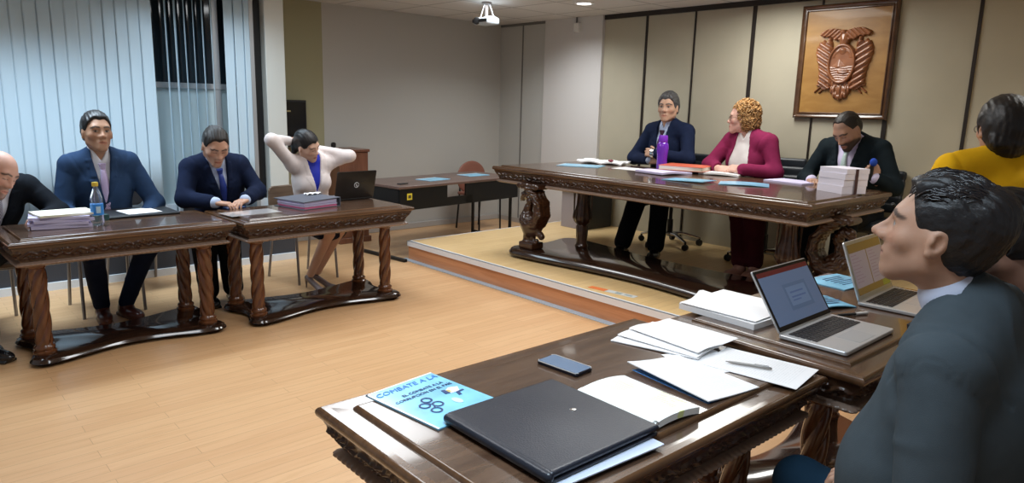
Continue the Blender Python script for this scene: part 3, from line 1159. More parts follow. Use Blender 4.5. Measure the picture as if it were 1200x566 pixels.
def office_chair(loc, rz, label, back_w=0.23, back_top=0.92, cat='office chair'):
    t_ = thing('office_chair', label, cat, loc, rz, 'office chairs on the platform')
    S_ = SDF().rbox((0, 0, 0.46), (0.24, 0.235, 0.045), 0.04)
    S_.ell((0, 0.06, 0.49), (0.20, 0.16, 0.03), None, 0.03)
    sdf_obj('seat', S_, 0.010, LEATHER, t_)
    S_ = SDF()
    n = 5
    for i in range(n):
        z = 0.58 + (back_top - 0.60) * i / (n - 1)
        yy = -0.215 - 0.05 * i / (n - 1)
        S_.rbox((0, yy, z), (back_w, 0.026, (back_top - 0.58) / n / 2 + 0.012), 0.024, None, 0.004)
    sdf_obj('backrest', S_, 0.009, LEATHER, t_)
    MB().tube([(0, -0.10, 0.41), (0, -0.24, 0.43), (0, -0.262, 0.52), (0, -0.268, 0.70)], 0.022, 10, flat=0.5).build('back_support', M['black'], t_)
    MB().lathe([(0.028, 0.10), (0.028, 0.26), (0.018, 0.262), (0.018, 0.40), (0.07, 0.405), (0.07, 0.42)], n=20).build('gas_stem', M['black'], t_)
    for k_ in range(5):
        a_ = k_ * 2 * PI / 5 + 0.35
        d = np.array((math.cos(a_), math.sin(a_), 0))
        mb_ = MB().tube([d * 0.02 + (0, 0, 0.12), d * 0.12 + (0, 0, 0.125), d * 0.24 + (0, 0, 0.095), d * 0.30 + (0, 0, 0.078)], [0.026, 0.024, 0.019, 0.014], 10, flat=0.7)
        leg_ = mb_.build('base_arm', M['chrome'], t_)
        mb_ = MB()
        pr = [(0.016, -0.022), (0.029, -0.019), (0.030, -0.004), (0.022, -0.003), (0.022, 0.003), (0.030, 0.004), (0.029, 0.019), (0.016, 0.022)]
        mb_.lathe(pr, d * 0.30 + (0, 0, 0.031), 18, rot=euler(math.radians(90), 0, a_ + 0.6))
        mb_.tube([d * 0.30 + (0, 0, 0.05), d * 0.30 + (0, 0, 0.082)], 0.010, 8)
        mb_.build('caster', M['black'], leg_)
    for sx in (-1, 1):
        MB().tube([(sx * 0.24, -0.02, 0.45), (sx * 0.275, -0.02, 0.55), (sx * 0.275, -0.02, 0.62), (sx * 0.27, 0.10, 0.64), (sx * 0.27, -0.16, 0.64)][:3] + [(sx * 0.272, 0.02, 0.645)], 0.013, 8).build('armrest', M['black'], t_)
    return t_


CH_WOOD = wood('chair_back_wood', (0.13, 0.085, 0.055), (0.20, 0.14, 0.095), 0.4, 0.15)
CH_DARK = mat('chair_black_pad', (0.018, 0.018, 0.022), 0.6)


def stack_chair(loc, rz, label, dark=False, top=0.80, w_=0.20):
    t_ = thing('stacking_chair', label, 'chair', loc, rz, 'chairs behind the left tables')
    m_ = CH_DARK if dark else CH_WOOD
    MB().prism(rrect(0.21, 0.20, 0.06), [(0.425, 0.012), (0.43, 0), (0.45, 0), (0.458, 0.012)]).build('seat', m_, t_)
    S_ = SDF().rbox((0, -0.205, top - 0.115), (w_, 0.10, 0.115), 0.05)
    S_.glob(lambda p: (np.abs(p[:, 1] + 0.215 - 0.5 * p[:, 0] ** 2) - 0.011).astype(np.float32), 0.004, 'i')
    sdf_obj('backrest', S_, 0.008, m_, t_)
    for sx in (-1, 1):
        MB().tube([(sx * 0.19, 0.20, 0.0), (sx * 0.185, 0.17, 0.425)], 0.011, 10).build('leg', M['steel'], t_)
        MB().tube([(sx * 0.195, -0.24, 0.0), (sx * 0.185, -0.17, 0.42), (sx * 0.175, -0.215, top - 0.12)], 0.011, 10).build('leg', M['steel'], t_)
    mb_ = MB()
    for y in (-0.16, 0.16):
        mb_.tube([(-0.185, y, 0.418), (0.185, y, 0.418)], 0.009, 8)
    mb_.build('seat_frame', M['steel'], t_)
    return t_


M['steel'] = mat('dull_steel', (0.30, 0.30, 0.32), 0.35, 0.8)

# ------------------------------------------------------------------ carved coat of arms
pl = thing('coat_of_arms_plaque', 'framed golden brown wall plaque with a carved wooden coat of arms', 'plaque', (6.128, 2.635, 1.93), -PI / 2)
# local x = right, z = up, -y out of the wall
PW, PH = 0.395, 0.475
mb = MB().bx((-PW + 0.03, -0.022, -PH + 0.03), (PW - 0.03, 0.0, PH - 0.03))
mb.build('backboard', wood('plaque_board', (0.30, 0.145, 0.030), (0.38, 0.20, 0.050), 0.4, 0.25, (2, 2, 6)), pl)
mb = MB()
ring_sweep(mb, PW, PH, [(0.0, 0.0), (0.0, 0.020), (0.006, 0.034), (0.014, 0.038), (0.022, 0.030), (0.036, 0.026), (0.042, 0.034), (0.048, 0.034), (0.055, 0.022), (0.055, 0.012)], 0.1)
mb.v = [(x, -z, y) for x, y, z in mb.v]
mb.build('frame', wood('plaque_frame', (0.060, 0.026, 0.012), (0.115, 0.055, 0.025), 0.22, 0.6, (3, 3, 3)), pl, angle=50)
CW = wood('carved_crest_wood', (0.20, 0.070, 0.028), (0.32, 0.125, 0.052), 0.28, 0.6, (4, 4, 4))


def relief(name, fn, x0, x1, z0, z1, parent, step=0.0035, deep=0.055, m=None):
    xs = np.arange(x0, x1, step)
    zs = np.arange(z0, z1, step)
    X, Z = np.meshgrid(xs, zs, indexing='ij')
    Hh = fn(X, Z)
    nx, nz = X.shape
    keep = Hh > 0
    V = np.stack([X, -0.022 - np.clip(Hh, 0, 2) * deep, Z], -1).reshape(-1, 3)
    fs = []
    for i in range(nx - 1):
        for j in range(nz - 1):
            if keep[i:i + 2, j:j + 2].any():
                a_ = i * nz + j
                fs.append((a_, a_ + nz, a_ + nz + 1, a_ + 1))
    used = sorted({q for f in fs for q in f})
    mp_ = {q: k_ for k_, q in enumerate(used)}
    mb_ = MB()
    mb_.add(V[used], [tuple(mp_[q] for q in f) for f in fs])
    return mb_.build(name, m or CW, parent, angle=180)


def f_shield(X, Z):
    r = np.sqrt((X / 0.115) ** 2 + ((Z + 0.02) / 0.165) ** 2)
    inner = np.clip(1 - r, 0, 1)
    h = np.where(r < 1, 0.62, 0)
    rim = np.where((r > 0.84) & (r < 1.0), 0.30 * np.sqrt(np.clip(1 - ((r - 0.92) / 0.08) ** 2, 0, 1)), 0)
    sun = 0.20 * np.clip(1 - np.sqrt((X) ** 2 + (Z - 0.085) ** 2) / 0.028, 0, 1) ** 0.5
    arc = 0.10 * np.exp(-((np.sqrt(X ** 2 + (Z - 0.02) ** 2) - 0.075) / 0.010) ** 2) * (Z > 0.03)
    mtn = 0.22 * np.clip((0.055 - np.abs(X + 0.02) * 1.0 - np.abs(Z + 0.0) * 0.0 - (Z + 0.04)) / 0.06, 0, 1) * (Z > -0.045)
    wat = 0.05 * (1 + np.sin(Z * 330 + np.sin(X * 60))) * (Z < -0.045)
    ship = 0.18 * np.clip(1 - np.abs(X - 0.02) / 0.045, 0, 1) ** 0.5 * (np.abs(Z + 0.085) < 0.014)
    return np.where(r < 1, h + rim + (sun + arc + mtn + wat + ship) * (r < 0.86), 0)


def f_condor(X, Z):
    z = Z - 0.195
    ax = np.abs(X)
    top = 0.045 + 0.030 * np.sin(np.clip(ax / 0.2, 0, 1) * PI * 0.9) - 0.16 * np.clip(ax - 0.13, 0, 1)
    bot = -0.012 + 0.10 * ax + 0.012 * np.abs(np.sin(ax * 85))
    wing = (z < top) & (z > bot - 0.02 * (ax < 0.1)) & (ax < 0.205) & (ax > 0.015)
    hw = wing * (0.45 + 0.25 * np.abs(np.sin((ax * 0.8 + z * 0.9) * 95)) + 0.15 * (1 - ax / 0.21))
    bodyd = 1 - np.sqrt((X / 0.034) ** 2 + ((z + 0.02) / 0.062) ** 2)
    head_ = 1 - np.sqrt(((X + 0.012) / 0.024) ** 2 + ((z - 0.042) / 0.020) ** 2)
    return np.maximum(hw, np.maximum(np.where(bodyd > 0, 0.65 + 0.4 * np.sqrt(np.clip(bodyd, 0, 1)), 0), np.where(head_ > 0, 0.75 + 0.35 * np.sqrt(np.clip(head_, 0, 1)), 0)))


def f_flags(sg):
    def fn(X, Z):
        x = X * sg
        out = 0.215 - 0.020 * np.sin((Z + 0.2) * 16) - 0.10 * np.clip(-Z - 0.10, 0, 1) - 0.25 * np.clip(Z - 0.10, 0, 1)
        inn = 0.085 + 0.10 * np.clip(Z, 0, 1) - 0.30 * np.clip(-Z - 0.12, 0, 1)
        m_ = (x > inn) & (x < out) & (Z < 0.165) & (Z > -0.215 + 0.02 * np.sin(x * 40))
        fold = np.abs(np.sin((Z * 1.0 - (x - 0.08) * 0.62) * 62)) ** 0.7
        edge = np.clip(np.minimum(x - inn, out - x) / 0.02, 0, 1) ** 0.5
        h = m_ * (0.22 + 0.50 * fold) * (0.35 + 0.65 * edge)
        # spear points above
        for cx, cz in ((0.125, 0.178), (0.175, 0.150), (0.205, 0.105)):
            d = 1 - np.sqrt(((x - cx) / 0.018) ** 2 + ((Z - cz) / 0.030) ** 2)
            h = np.maximum(h, np.where(d > 0, 0.5 * np.sqrt(np.clip(d, 0, 1)) + 0.1, 0))
        return h
    return fn


def f_fasces(X, Z):
    z = Z + 0.235
    h = np.zeros_like(X)
    for cx, cz, rx, rz_ in ((0, 0.0, 0.034, 0.062), (-0.055, 0.005, 0.034, 0.040), (0.055, 0.005, 0.034, 0.040), (-0.035, -0.038, 0.026, 0.032), (0.035, -0.038, 0.026, 0.032), (0, -0.055, 0.028, 0.030)):
        d = 1 - np.sqrt(((X - cx) / rx) ** 2 + ((z - cz) / rz_) ** 2)
        h = np.maximum(h, np.where(d > 0, 0.25 + 0.45 * np.sqrt(np.clip(d, 0, 1)) + 0.06 * np.sin(X * 260), 0))
    band = (np.abs(z - 0.052) < 0.018) & (np.abs(X) < 0.13)
    return np.maximum(h, band * (0.45 + 0.1 * np.sin(X * 180)))


def f_poles(X, Z, SGN=1):
    h = np.zeros_like(X)
    for (xa, za, xb, zb) in ((0.10, -0.19, 0.175, -0.255), (0.135, -0.18, 0.215, -0.25)):
        for sg in (SGN,):
            ax_, az = xa * sg, za
            bx_, bz = xb * sg, zb
            L2 = (bx_ - ax_) ** 2 + (bz - az) ** 2
            t_ = np.clip(((X - ax_) * (bx_ - ax_) + (Z - az) * (bz - az)) / L2, 0, 1)
            d = np.sqrt((X - ax_ - t_ * (bx_ - ax_)) ** 2 + (Z - az - t_ * (bz - az)) ** 2)
            h = np.maximum(h, np.where(d < 0.006, 0.3 * np.sqrt(np.clip(1 - (d / 0.006) ** 2, 0, 1)) + 0.05, 0))
    return h


crest = [('oval_shield', f_shield, -0.125, 0.125, -0.2, 0.16), ('condor', f_condor, -0.22, 0.22, 0.10, 0.29),
         ('flag_drapery', f_flags(1), 0.04, 0.24, -0.23, 0.22), ('flag_drapery', f_flags(-1), -0.24, -0.04, -0.23, 0.22),
         ('fasces_and_wreath', f_fasces, -0.14, 0.14, -0.33, -0.15), ('flag_poles', f_poles, 0.08, 0.23, -0.27, -0.17), ('flag_poles', lambda X, Z: f_poles(X, Z, -1), -0.23, -0.08, -0.27, -0.17)]
for nm, fn, a_, b_, c_, d_ in crest:
    relief(nm, fn, a_, b_, c_, d_, pl)
# ------------------------------------------------------------------ people
def nrm(v):
    v = np.array(v, float)
    return v / (np.linalg.norm(v) + 1e-9)


def frame_from(fwd, up):
    f = nrm(fwd)
    u = np.array(up, float)
    u = nrm(u - f * (u @ f))
    r = np.cross(f, u)
    return np.stack([r, f, u], 1)          # columns: right, forward, up


def smooth(a, b, x):
    t = np.clip((x - a) / (b - a), 0, 1)
    return t * t * (3 - 2 * t)


def seg_d(p, a, b):
    a, b = np.array(a, np.float32), np.array(b, np.float32)
    ab = b - a
    t = np.clip((p - a) @ ab / (ab @ ab), 0, 1)
    return np.linalg.norm(p - a - t[:, None] * ab, axis=1)


class Head:
    def __init__(self, c, R, s=1.0, wide=1.0, jaw=1.0, nose=1.0, fem=False, lids='open', skin=(0.55, 0.33, 0.22),
                 brow=(0.03, 0.02, 0.015), lip=None, stubble=0.0, beard=0.0, iris=(0.05, 0.025, 0.012), scalp=None,
                 makeup=False, gaze=(0, 0), chin=0.0):
        self.__dict__.update(locals())
        self.c = np.array(c, float)
        if lip is not None:
            self.lip = np.array(lip, float)

    def w(self, q):
        q = np.array(q, float)
        if self.chin and q[1] > 0.02:
            q[1] += self.chin * min(1, max(0, (-q[2] - 0.035) / 0.05))
        return self.c + self.R @ (q * self.s)

    def loc(self, V):
        return ((V - self.c) @ self.R / self.s).astype(np.float32)

    def add(self, S):
        s, R, w = self.s, self.R, self.w
        wd, jw = self.wide, self.jaw
        S.ell(w((0, -0.014, 0.036)), np.array((0.073 * wd, 0.097, 0.084)) * s, R, 0.0)
        S.ell(w((0, 0.026, -0.022)), np.array((0.058 * wd, 0.062, 0.088)) * s, R, 0.04 * s)
        for x in (-1, 1):
            S.cap(w((x * 0.047 * jw, 0.005, -0.062)), w((x * 0.012, 0.074, -0.097)), 0.0165 * s, 0.0145 * s, 0.033 * s)
            S.cap(w((x * 0.050 * jw, 0.0, -0.058)), w((x * 0.062 * wd, 0.0, 0.0)), 0.016 * s, 0.014 * s, 0.03 * s)
        S.ell(w((0, 0.074, -0.098)), np.array((0.021 * jw, 0.018, 0.017)) * s, R, 0.025 * s)
        S.cap(w((-0.034, 0.074, 0.026)), w((0.034, 0.074, 0.026)), 0.0125 * s, None, 0.025 * s)
        for x in (-1, 1):
            S.ell(w((x * 0.045 * wd, 0.052, -0.020)), np.array((0.018, 0.018, 0.015)) * s, R, 0.03 * s)
            S.ell(w((x * 0.031, 0.092, 0.005)), np.array((0.017, 0.012, 0.0115)) * s, R, 0.012 * s, 's')
            S.ell(w((x * 0.031, 0.0705, 0.006)), np.array((0.0135, 0.0135, 0.0125)) * s, R, 0.004 * s)
            # lids
            S.cap(w((x * 0.020, 0.079, 0.0125)), w((x * 0.043, 0.074, 0.0115)), 0.0042 * s, 0.0035 * s, 0.005 * s)
            S.cap(w((x * 0.020, 0.079, -0.002)), w((x * 0.043, 0.074, -0.001)), 0.0028 * s, 0.0026 * s, 0.006 * s)
        n = self.nose
        S.cap(w((0, 0.083, 0.016)), w((0, 0.083 + 0.025 * n, -0.025)), 0.0062 * s, 0.0092 * s, 0.013 * s)
        S.ell(w((0, 0.082 + 0.024 * n, -0.028)), np.array((0.0095, 0.0100, 0.0080)) * s, R, 0.008 * s)
        for x in (-1, 1):
            S.ell(w((x * 0.0120, 0.079 + 0.015 * n, -0.030)), np.array((0.0070, 0.0110, 0.0070)) * s, R, 0.006 * s)
            S.cap(w((x * 0.011, 0.084 + 0.008 * n, -0.029)), w((x * 0.028, 0.066, -0.024)), 0.0085 * s, 0.008 * s, 0.016 * s)
        # mouth
        S.ell(w((0, 0.081, -0.063)), np.array((0.027, 0.017, 0.020)) * s, R, 0.02 * s)
        lf = 1.25 if self.fem else 1.0
        for x in (-1, 1):
            S.cap(w((0, 0.0965, -0.0595)), w((x * 0.024, 0.086, -0.0640)), 0.0044 * lf * s, 0.0022 * s, 0.004 * s)
        S.cap(w((-0.014, 0.0915, -0.0715)), w((0.014, 0.0915, -0.0715)), 0.0054 * lf * s, None, 0.005 * s)
        S.cap(w((-0.024, 0.096, -0.0652)), w((0.024, 0.096, -0.0652)), 0.0017 * s, None, 0.003 * s, 's')
        # ears
        for x in (-1, 1):
            er = R @ np.array(Matrix.Rotation(x * -0.35, 3, 'Z') @ Matrix.Rotation(0.18, 3, 'X'))
            ec = w((x * 0.0765 * wd, -0.012, -0.004))
            S.ell(ec, np.array((0.0085, 0.0205, 0.031)) * s, er, 0.006 * s)
            S.ell(ec + er @ np.array((x * 0.010, 0.003, 0.001)) * s, np.array((0.0100, 0.0120, 0.0195)) * s, er, 0.003 * s, 's')
            S.ell(ec + er @ np.array((x * 0.002, 0.006, -0.026)) * s, np.array((0.006, 0.009, 0.009)) * s, er, 0.005 * s)
            S.ell(ec + er @ np.array((x * 0.003, 0.012, 0.0)) * s, np.array((0.005, 0.005, 0.008)) * s, er, 0.004 * s)

    def colour(self, V, base):
        p = self.loc(V)
        near = (np.abs(p) < 0.16).all(1)
        out = base
        q = p[near]
        cc = out[near]
        sk = np.array(self.skin, np.float32)

        def mixin(m, c):
            nonlocal cc
            cc = cc * (1 - m[:, None]) + np.array(c, np.float32) * m[:, None]
        front = q[:, 1] > 0.03
        # warm cheeks / nose
        for x in (-1, 1):
            m = 0.35 * smooth(0.034, 0.008, np.linalg.norm(q - np.array((x * 0.042, 0.07, -0.025), np.float32), axis=1))
            mixin(m, sk * np.array((1.08, 0.80, 0.76)))
        m = 0.3 * smooth(0.024, 0.006, np.linalg.norm(q - np.array((0, 0.108, -0.028), np.float32), axis=1))
        mixin(m, sk * np.array((1.05, 0.8, 0.76)))
        if self.stubble or self.beard:
            jawm = smooth(-0.030, -0.052, q[:, 2] + 0.25 * np.maximum(0, 0.055 - q[:, 1])) * smooth(-0.02, 0.015, q[:, 1]) * smooth(-0.15, -0.125, q[:, 2])
            mus = smooth(0.013, 0.006, np.abs(q[:, 2] + 0.049)) * (np.abs(q[:, 0]) < 0.03) * front
            jm = np.maximum(jawm, mus)
            lipm = smooth(0.016, 0.010, np.sqrt((q[:, 0] / 1.9) ** 2 + (q[:, 2] + 0.066) ** 2)) * front
            jm = jm * (1 - lipm)
            if self.stubble:
                mixin(jm * self.stubble, sk * 0.35)
            if self.beard:
                mixin(jm * self.beard, np.array(self.brow) * 1.1)
        lc = self.lip if self.lip is not None else sk * np.array((0.88, 0.55, 0.52))
        lm = smooth(0.0105, 0.0075, np.sqrt((q[:, 0] / 2.7) ** 2 + ((q[:, 2] + 0.066) * 1.02) ** 2)) * (q[:, 1] > 0.074)
        mixin(lm * 0.85, lc)
        mixin(smooth(0.0022, 0.0009, np.abs(q[:, 2] + 0.0652)) * (np.abs(q[:, 0]) < 0.024) * (q[:, 1] > 0.07) * 0.8, lc * 0.3)
        for x in (-1, 1):
            d1 = np.minimum(seg_d(q[:, [0, 2]], (x * 0.014, 0.0275), (x * 0.036, 0.0335)),
                            seg_d(q[:, [0, 2]], (x * 0.036, 0.0335), (x * 0.052, 0.0245)))
            bw = 0.0030 if self.fem else 0.0044
            mixin(smooth(bw * 1.5, bw * 0.7, d1) * (q[:, 1] > 0.03) * 0.92, self.brow)
            ex, ez = q[:, 0] - x * 0.031, q[:, 2] - 0.0055
            if self.lids == 'open':
                em = ((ex / 0.0138) ** 2 + (ez / 0.0066) ** 2 < 1) & (q[:, 1] > 0.06)
                mixin(em * 1.0, (0.34, 0.31, 0.29))
                gx, gz = self.gaze
                im = smooth(0.0076, 0.0062, np.sqrt((ex - gx) ** 2 + (ez - gz) ** 2)) * em
                mixin(im, self.iris)
                ln = smooth(0.0020, 0.0008, np.abs(ez - 0.0066 * np.sqrt(np.clip(1 - (ex / 0.0142) ** 2, 0, 1)))) * (np.abs(ex) < 0.0142) * (q[:, 1] > 0.06)
                mixin(ln * (0.95 if self.fem or self.makeup else 0.8), (0.03, 0.02, 0.02))
            else:
                ln = smooth(0.0024, 0.0010, np.abs(ez + 0.0050 - 0.10 * ex * ex / 0.0145)) * (np.abs(ex) < 0.0145) * (q[:, 1] > 0.06)
                mixin(ln * 0.9, (0.04, 0.025, 0.02))
        if self.scalp is not None:
            sm, sc = self.scalp(q)
            mixin(sm, sc)
        out[near] = cc
        return out


def hand(S, wrist, fdir, dorsal, right, s=1.0, curl=0.35, spread=0.06, thumb=0.5, k=0.006, curls=None):
    """palm, four fingers of different lengths with three bends, thumb leaving the side of the palm"""
    y = nrm(fdir)
    z = np.array(dorsal, float)
    z = nrm(z - y * (z @ y))
    x = np.cross(y, z)
    sg = -1.0 if right else 1.0            # thumb side
    wv = np.array(wrist, float)

    def W(a, b, c):
        return wv + (x * a * sg + y * b + z * c) * s
    R = np.stack([x, y, z], 1)
    S.cap(W(0, -0.03, 0), W(0, 0.015, 0), 0.023 * s, 0.022 * s, k * 2)
    S.rbox(W(0.0, 0.048, 0), np.array((0.038, 0.046, 0.0125)) * s, 0.0115 * s, R, 0.015 * s)
    S.ell(W(0.024, 0.028, -0.008), np.array((0.015, 0.027, 0.013)) * s, R, 0.012 * s)
    fx = (0.029, 0.0098, -0.0098, -0.028)
    L_ = (0.070, 0.079, 0.073, 0.057)
    r0 = (0.0088, 0.0092, 0.0088, 0.0078)
    for i in range(4):
        cu = (curls[i] if curls else curl * (1 + 0.10 * i))
        base = np.array(W(fx[i], 0.088 - 0.004 * abs(i - 1), 0.001))
        sp = (1.5 - i) * spread * sg
        d = nrm(y * math.cos(sp) + x * math.sin(sp))
        a = 0.0
        pts = [base - d * 0.02 * s, base]
        for j, fr in enumerate((0.45, 0.31, 0.24)):
            a += cu * (1.25, 1.35, 0.95)[j]
            dd = d * math.cos(a) - z * math.sin(a)
            pts.append(pts[-1] + dd * L_[i] * fr * s)
        rr = [r0[i] * s, r0[i] * s, r0[i] * 0.95 * s, r0[i] * 0.88 * s, r0[i] * 0.76 * s]
        T = SDF()
        T.chain(pts, rr, 0.002 * s)
        lo, hi = T.bounds()
        S.func(T, lo, hi, k if i == 0 else 0.003)
    tb = W(0.026, 0.018, -0.006)
    td = nrm(x * sg * (0.75 - 0.3 * thumb) + y * 0.72 - z * (0.2 + 0.5 * thumb))
    t1 = tb + td * 0.038 * s
    td2 = nrm(td + y * 0.35 - z * 0.25 * thumb - x * sg * 0.35 * thumb)
    t2 = t1 + td2 * 0.032 * s
    t3 = t2 + nrm(td2 + y * 0.15 - x * sg * 0.3 * thumb) * 0.024 * s
    T = SDF()
    T.chain([tb, t1, t2, t3], [0.0125 * s, 0.0105 * s, 0.0098 * s, 0.0078 * s], 0.003)
    lo, hi = T.bounds()
    S.func(T, lo, hi, 0.008 * s)


class Figure:
    """a seated person described by joints in room coordinates"""

    def __init__(self, pelvis, shR, shL, elR, elL, wrR, wrL, head, hipw=0.092, bulk=1.0, s=1.0, chest=1.0, belly=0.0, bust=0.0):
        A = lambda v: np.array(v, float)
        self.pelvis, self.shR, self.shL = A(pelvis), A(shR), A(shL)
        self.elR, self.elL, self.wrR, self.wrL = A(elR), A(elL), A(wrR), A(wrL)
        self.head = head
        self.s, self.bulk, self.chest, self.belly, self.bust, self.hipw = s, bulk, chest, belly, bust, hipw
        mid = (self.shR + self.shL) / 2
        self.u = nrm(mid - self.pelvis)
        r = self.shR - self.shL
        r = nrm(r - self.u * (r @ self.u))
        self.f = np.cross(self.u, r)
        self.r = r
        self.R = np.stack([self.r, self.f, self.u], 1)
        self.neck = mid + self.u * 0.045 * s
        self.L = np.linalg.norm(self.neck - self.pelvis)
        self.sw = np.linalg.norm(self.shR - self.shL) / 2

    def T(self, x, f, u):
        """torso coordinates: x,f metres (scaled), u fraction of trunk length"""
        return self.pelvis + self.r * x * self.s + self.f * f * self.s + self.u * u * self.L

    def torso(self, S, t=0.0, pelvis=True, k=0.06):
        s, b, R = self.s, self.bulk, self.R
        G = lambda x, y, z: np.array((x * b * s, y * b * s, z * self.L / 0.53))
        S.ell(self.T(0, 0.008, 0.66), G(0.160 * self.chest, 0.112 * self.chest, 0.165), R, 0, grow=t)
        S.ell(self.T(0, 0.012 + self.belly * 0.5, 0.30), G(0.142, 0.105 + self.belly, 0.20), R, k * s, grow=t)
        if pelvis:
            S.ell(self.T(0, 0.0, 0.04), G(0.165, 0.125, 0.12), R, k * s, grow=t)
        sm = (self.shR - self.shL) / 2
        mid = (self.shR + self.shL) / 2
        S.cap(mid - sm * 0.86, mid + sm * 0.86, 0.052 * s + t, None, 0.05 * s)
        for q in (self.shR, self.shL):
            S.cap(self.neck + self.u * 0.012 * s, mid + (q - mid) * 0.72 + self.u * 0.004 * s, 0.050 * s + t, 0.048 * s + t, 0.05 * s)
        if self.bust:
            for x in (-1, 1):
                S.ell(self.T(x * 0.075, 0.085, 0.62), np.array((0.065, 0.055, 0.065)) * s * self.bust, R, 0.05 * s, grow=t)
        return S

    def front(self, u, t=0.0, x=0.0, lo=0.0, hi=0.30):
        """point on the front of the torso at height fraction u"""
        S = self.torso(SDF(), t)
        a = self.T(x, 0, u)
        d = np.linspace(lo, hi, 121)
        P = a + self.f * d[:, None]
        v = S(P)
        i = np.nonzero(v > 0)[0]
        return P[i[0]] if len(i) else P[60]

    def neckcap(self, S, t=0.0, k=0.025, a=0.0, b=1.0, r=0.050):
        h = self.head
        top = h.w((0, -0.022, -0.055))
        p0 = self.neck - self.u * 0.03 * self.s
        S.cap(p0 + (top - p0) * a, p0 + (top - p0) * b, (r + 0.006) * self.s + t, r * self.s + t, k * self.s)

    def loc(self, V):
        q = (V - self.pelvis) @ self.R
        q[:, :2] /= self.s
        q[:, 2] /= self.L
        return q.astype(np.float32)


def arms(fig, S, which='RL', r=(0.058, 0.050, 0.040), t=0.0, k=0.02, end=0.93, ek=0.03):
    s = fig.s
    for c in which:
        sh, el, wr = (fig.shR, fig.elR, fig.wrR) if c == 'R' else (fig.shL, fig.elL, fig.wrL)
        e2 = el + (wr - el) * end
        Q = SDF()
        Q.cap(sh, el, r[0] * s + t, r[1] * s + t)
        Q.cap(el, e2, r[1] * s + t, r[2] * s + t, ek)
        lo, hi = Q.bounds()
        S.func(Q, lo, hi, k)


def legs(S, hips, knees, ankles, r=(0.082, 0.060, 0.045), t=0.0, k=0.03, s=1.0, end=1.0):
    for h, kn, a in zip(hips, knees, ankles):
        h, kn, a = np.array(h, float), np.array(kn, float), np.array(a, float)
        S.cap(h, kn, r[0] * s + t, r[1] * s + t, k)
        S.cap(kn, kn + (a - kn) * end, r[1] * s * 0.98 + t, r[2] * s + t, 0.02)


def knee_ik(hip, ankle, a, b, hint):
    hip, ankle = np.array(hip, float), np.array(ankle, float)
    d = ankle - hip
    L = np.linalg.norm(d)
    if L > a + b - 0.005:
        a *= L / (a + b - 0.005) if L > 0 else 1
        b *= L / (a + b - 0.005) if L > 0 else 1
    x = (a * a - b * b + L * L) / (2 * L)
    hgt = math.sqrt(max(a * a - x * x, 1e-4))
    n = d / L
    hv = np.array(hint, float)
    hv = nrm(hv - n * (hv @ n))
    return hip + n * x + hv * hgt


def folds(seed, amp, freq=22.0):
    """soft drapery: broad undulation with a few narrow pressed creases"""
    def fn(p):
        n1 = wob(p, freq, seed, 2)
        n2 = wob(p, freq * 0.75, seed + 50, 2)
        return (0.7 * amp * n2 - 0.55 * amp * np.exp(-(n1 / 0.22) ** 2)).astype(np.float32)
    return fn


def jacket(fig, m, root, h=0.008, seed=1, t=0.020, button=0.36, vtop=0.060, arm_r=(0.063, 0.056, 0.044), which='RL',
           lapel=0.058, hem=0.0, amp=0.004, coll=0.36, lapel_t=0.0055, slv=0.91, seam=True, name='suit_jacket', openw=0.0, collar=True, extra=None):
    S = SDF()
    fig.torso(S, t)
    if hem:
        S.ell(fig.T(0, 0.01, -0.06), np.array((0.175, 0.14, 0.12)) * fig.s, fig.R, 0.05, grow=t)
    if collar:
        fig.neckcap(S, 0.021, 0.012, 0.0, coll)
    if extra:
        extra(S)
    arms(fig, S, which, arm_r, 0.0, 0.022, slv)

    def armhole(p):
        out = np.zeros(len(p), np.float32)
        for sh, el in ((fig.shR, fig.elR), (fig.shL, fig.elL)):
            inw = nrm((fig.shR + fig.shL) / 2 - sh)
            n_ = nrm(inw * 0.9 + nrm(sh - el) * 0.45)
            c_ = sh + inw * 0.028 * fig.s
            q = p - c_
            dd = q @ n_.astype(np.float32)
            rr = np.sqrt((q * q).sum(1))
            out += 0.0038 * np.exp(-(dd / 0.0065) ** 2) * (rr < 0.14) - 0.0035 * smooth(0.0, -0.03, dd) * (rr < 0.10)
        return out
    if seam:
        S.glob(armhole, mode='d')

    def wv(u):
        x = np.clip((u - button) / (0.93 - button), 0, 1.25)
        return openw + (vtop - openw) * x if openw else vtop * x ** 0.85

    def carve(p):
        q = fig.loc(p)
        lower = (button - q[:, 2]) * fig.L if not openw else q[:, 2] * 0 - 1
        return np.maximum(np.maximum((np.abs(q[:, 0]) - wv(q[:, 2])) * fig.s, -(q[:, 1] - 0.0) * fig.s + 0.0), lower).astype(np.float32)

    def lap(p):
        q = fig.loc(p)
        ax = np.abs(q[:, 0])
        w0 = wv(q[:, 2])
        u = q[:, 2]
        tt = np.clip((u - button) / (0.78 - button), 0, 1)
        width = lapel * (0.15 + 0.85 * tt)
        top = (u < 0.775)
        col_ = (u >= 0.80)
        wd = np.where(top, width, np.where(col_, 0.036, 0.012))
        mk = ((ax > w0 - 0.01) & (ax < w0 + wd) & (u > button) & (u < 1.02) & (q[:, 1] > 0.0))
        return (-lapel_t * mk).astype(np.float32)
    if amp:
        S.glob(folds(seed, amp), mode='d')
    if lapel:
        S.glob(lap, mode='d')
    if vtop or openw:
        S.glob(carve, 0.004, 's')
    else:
        hp = fig.head

    def hemcut(p):
        q = fig.loc(p)
        return (-(q[:, 2] + 0.16 + hem) * fig.L).astype(np.float32)
    return sdf_obj(name, S, h, m, root)


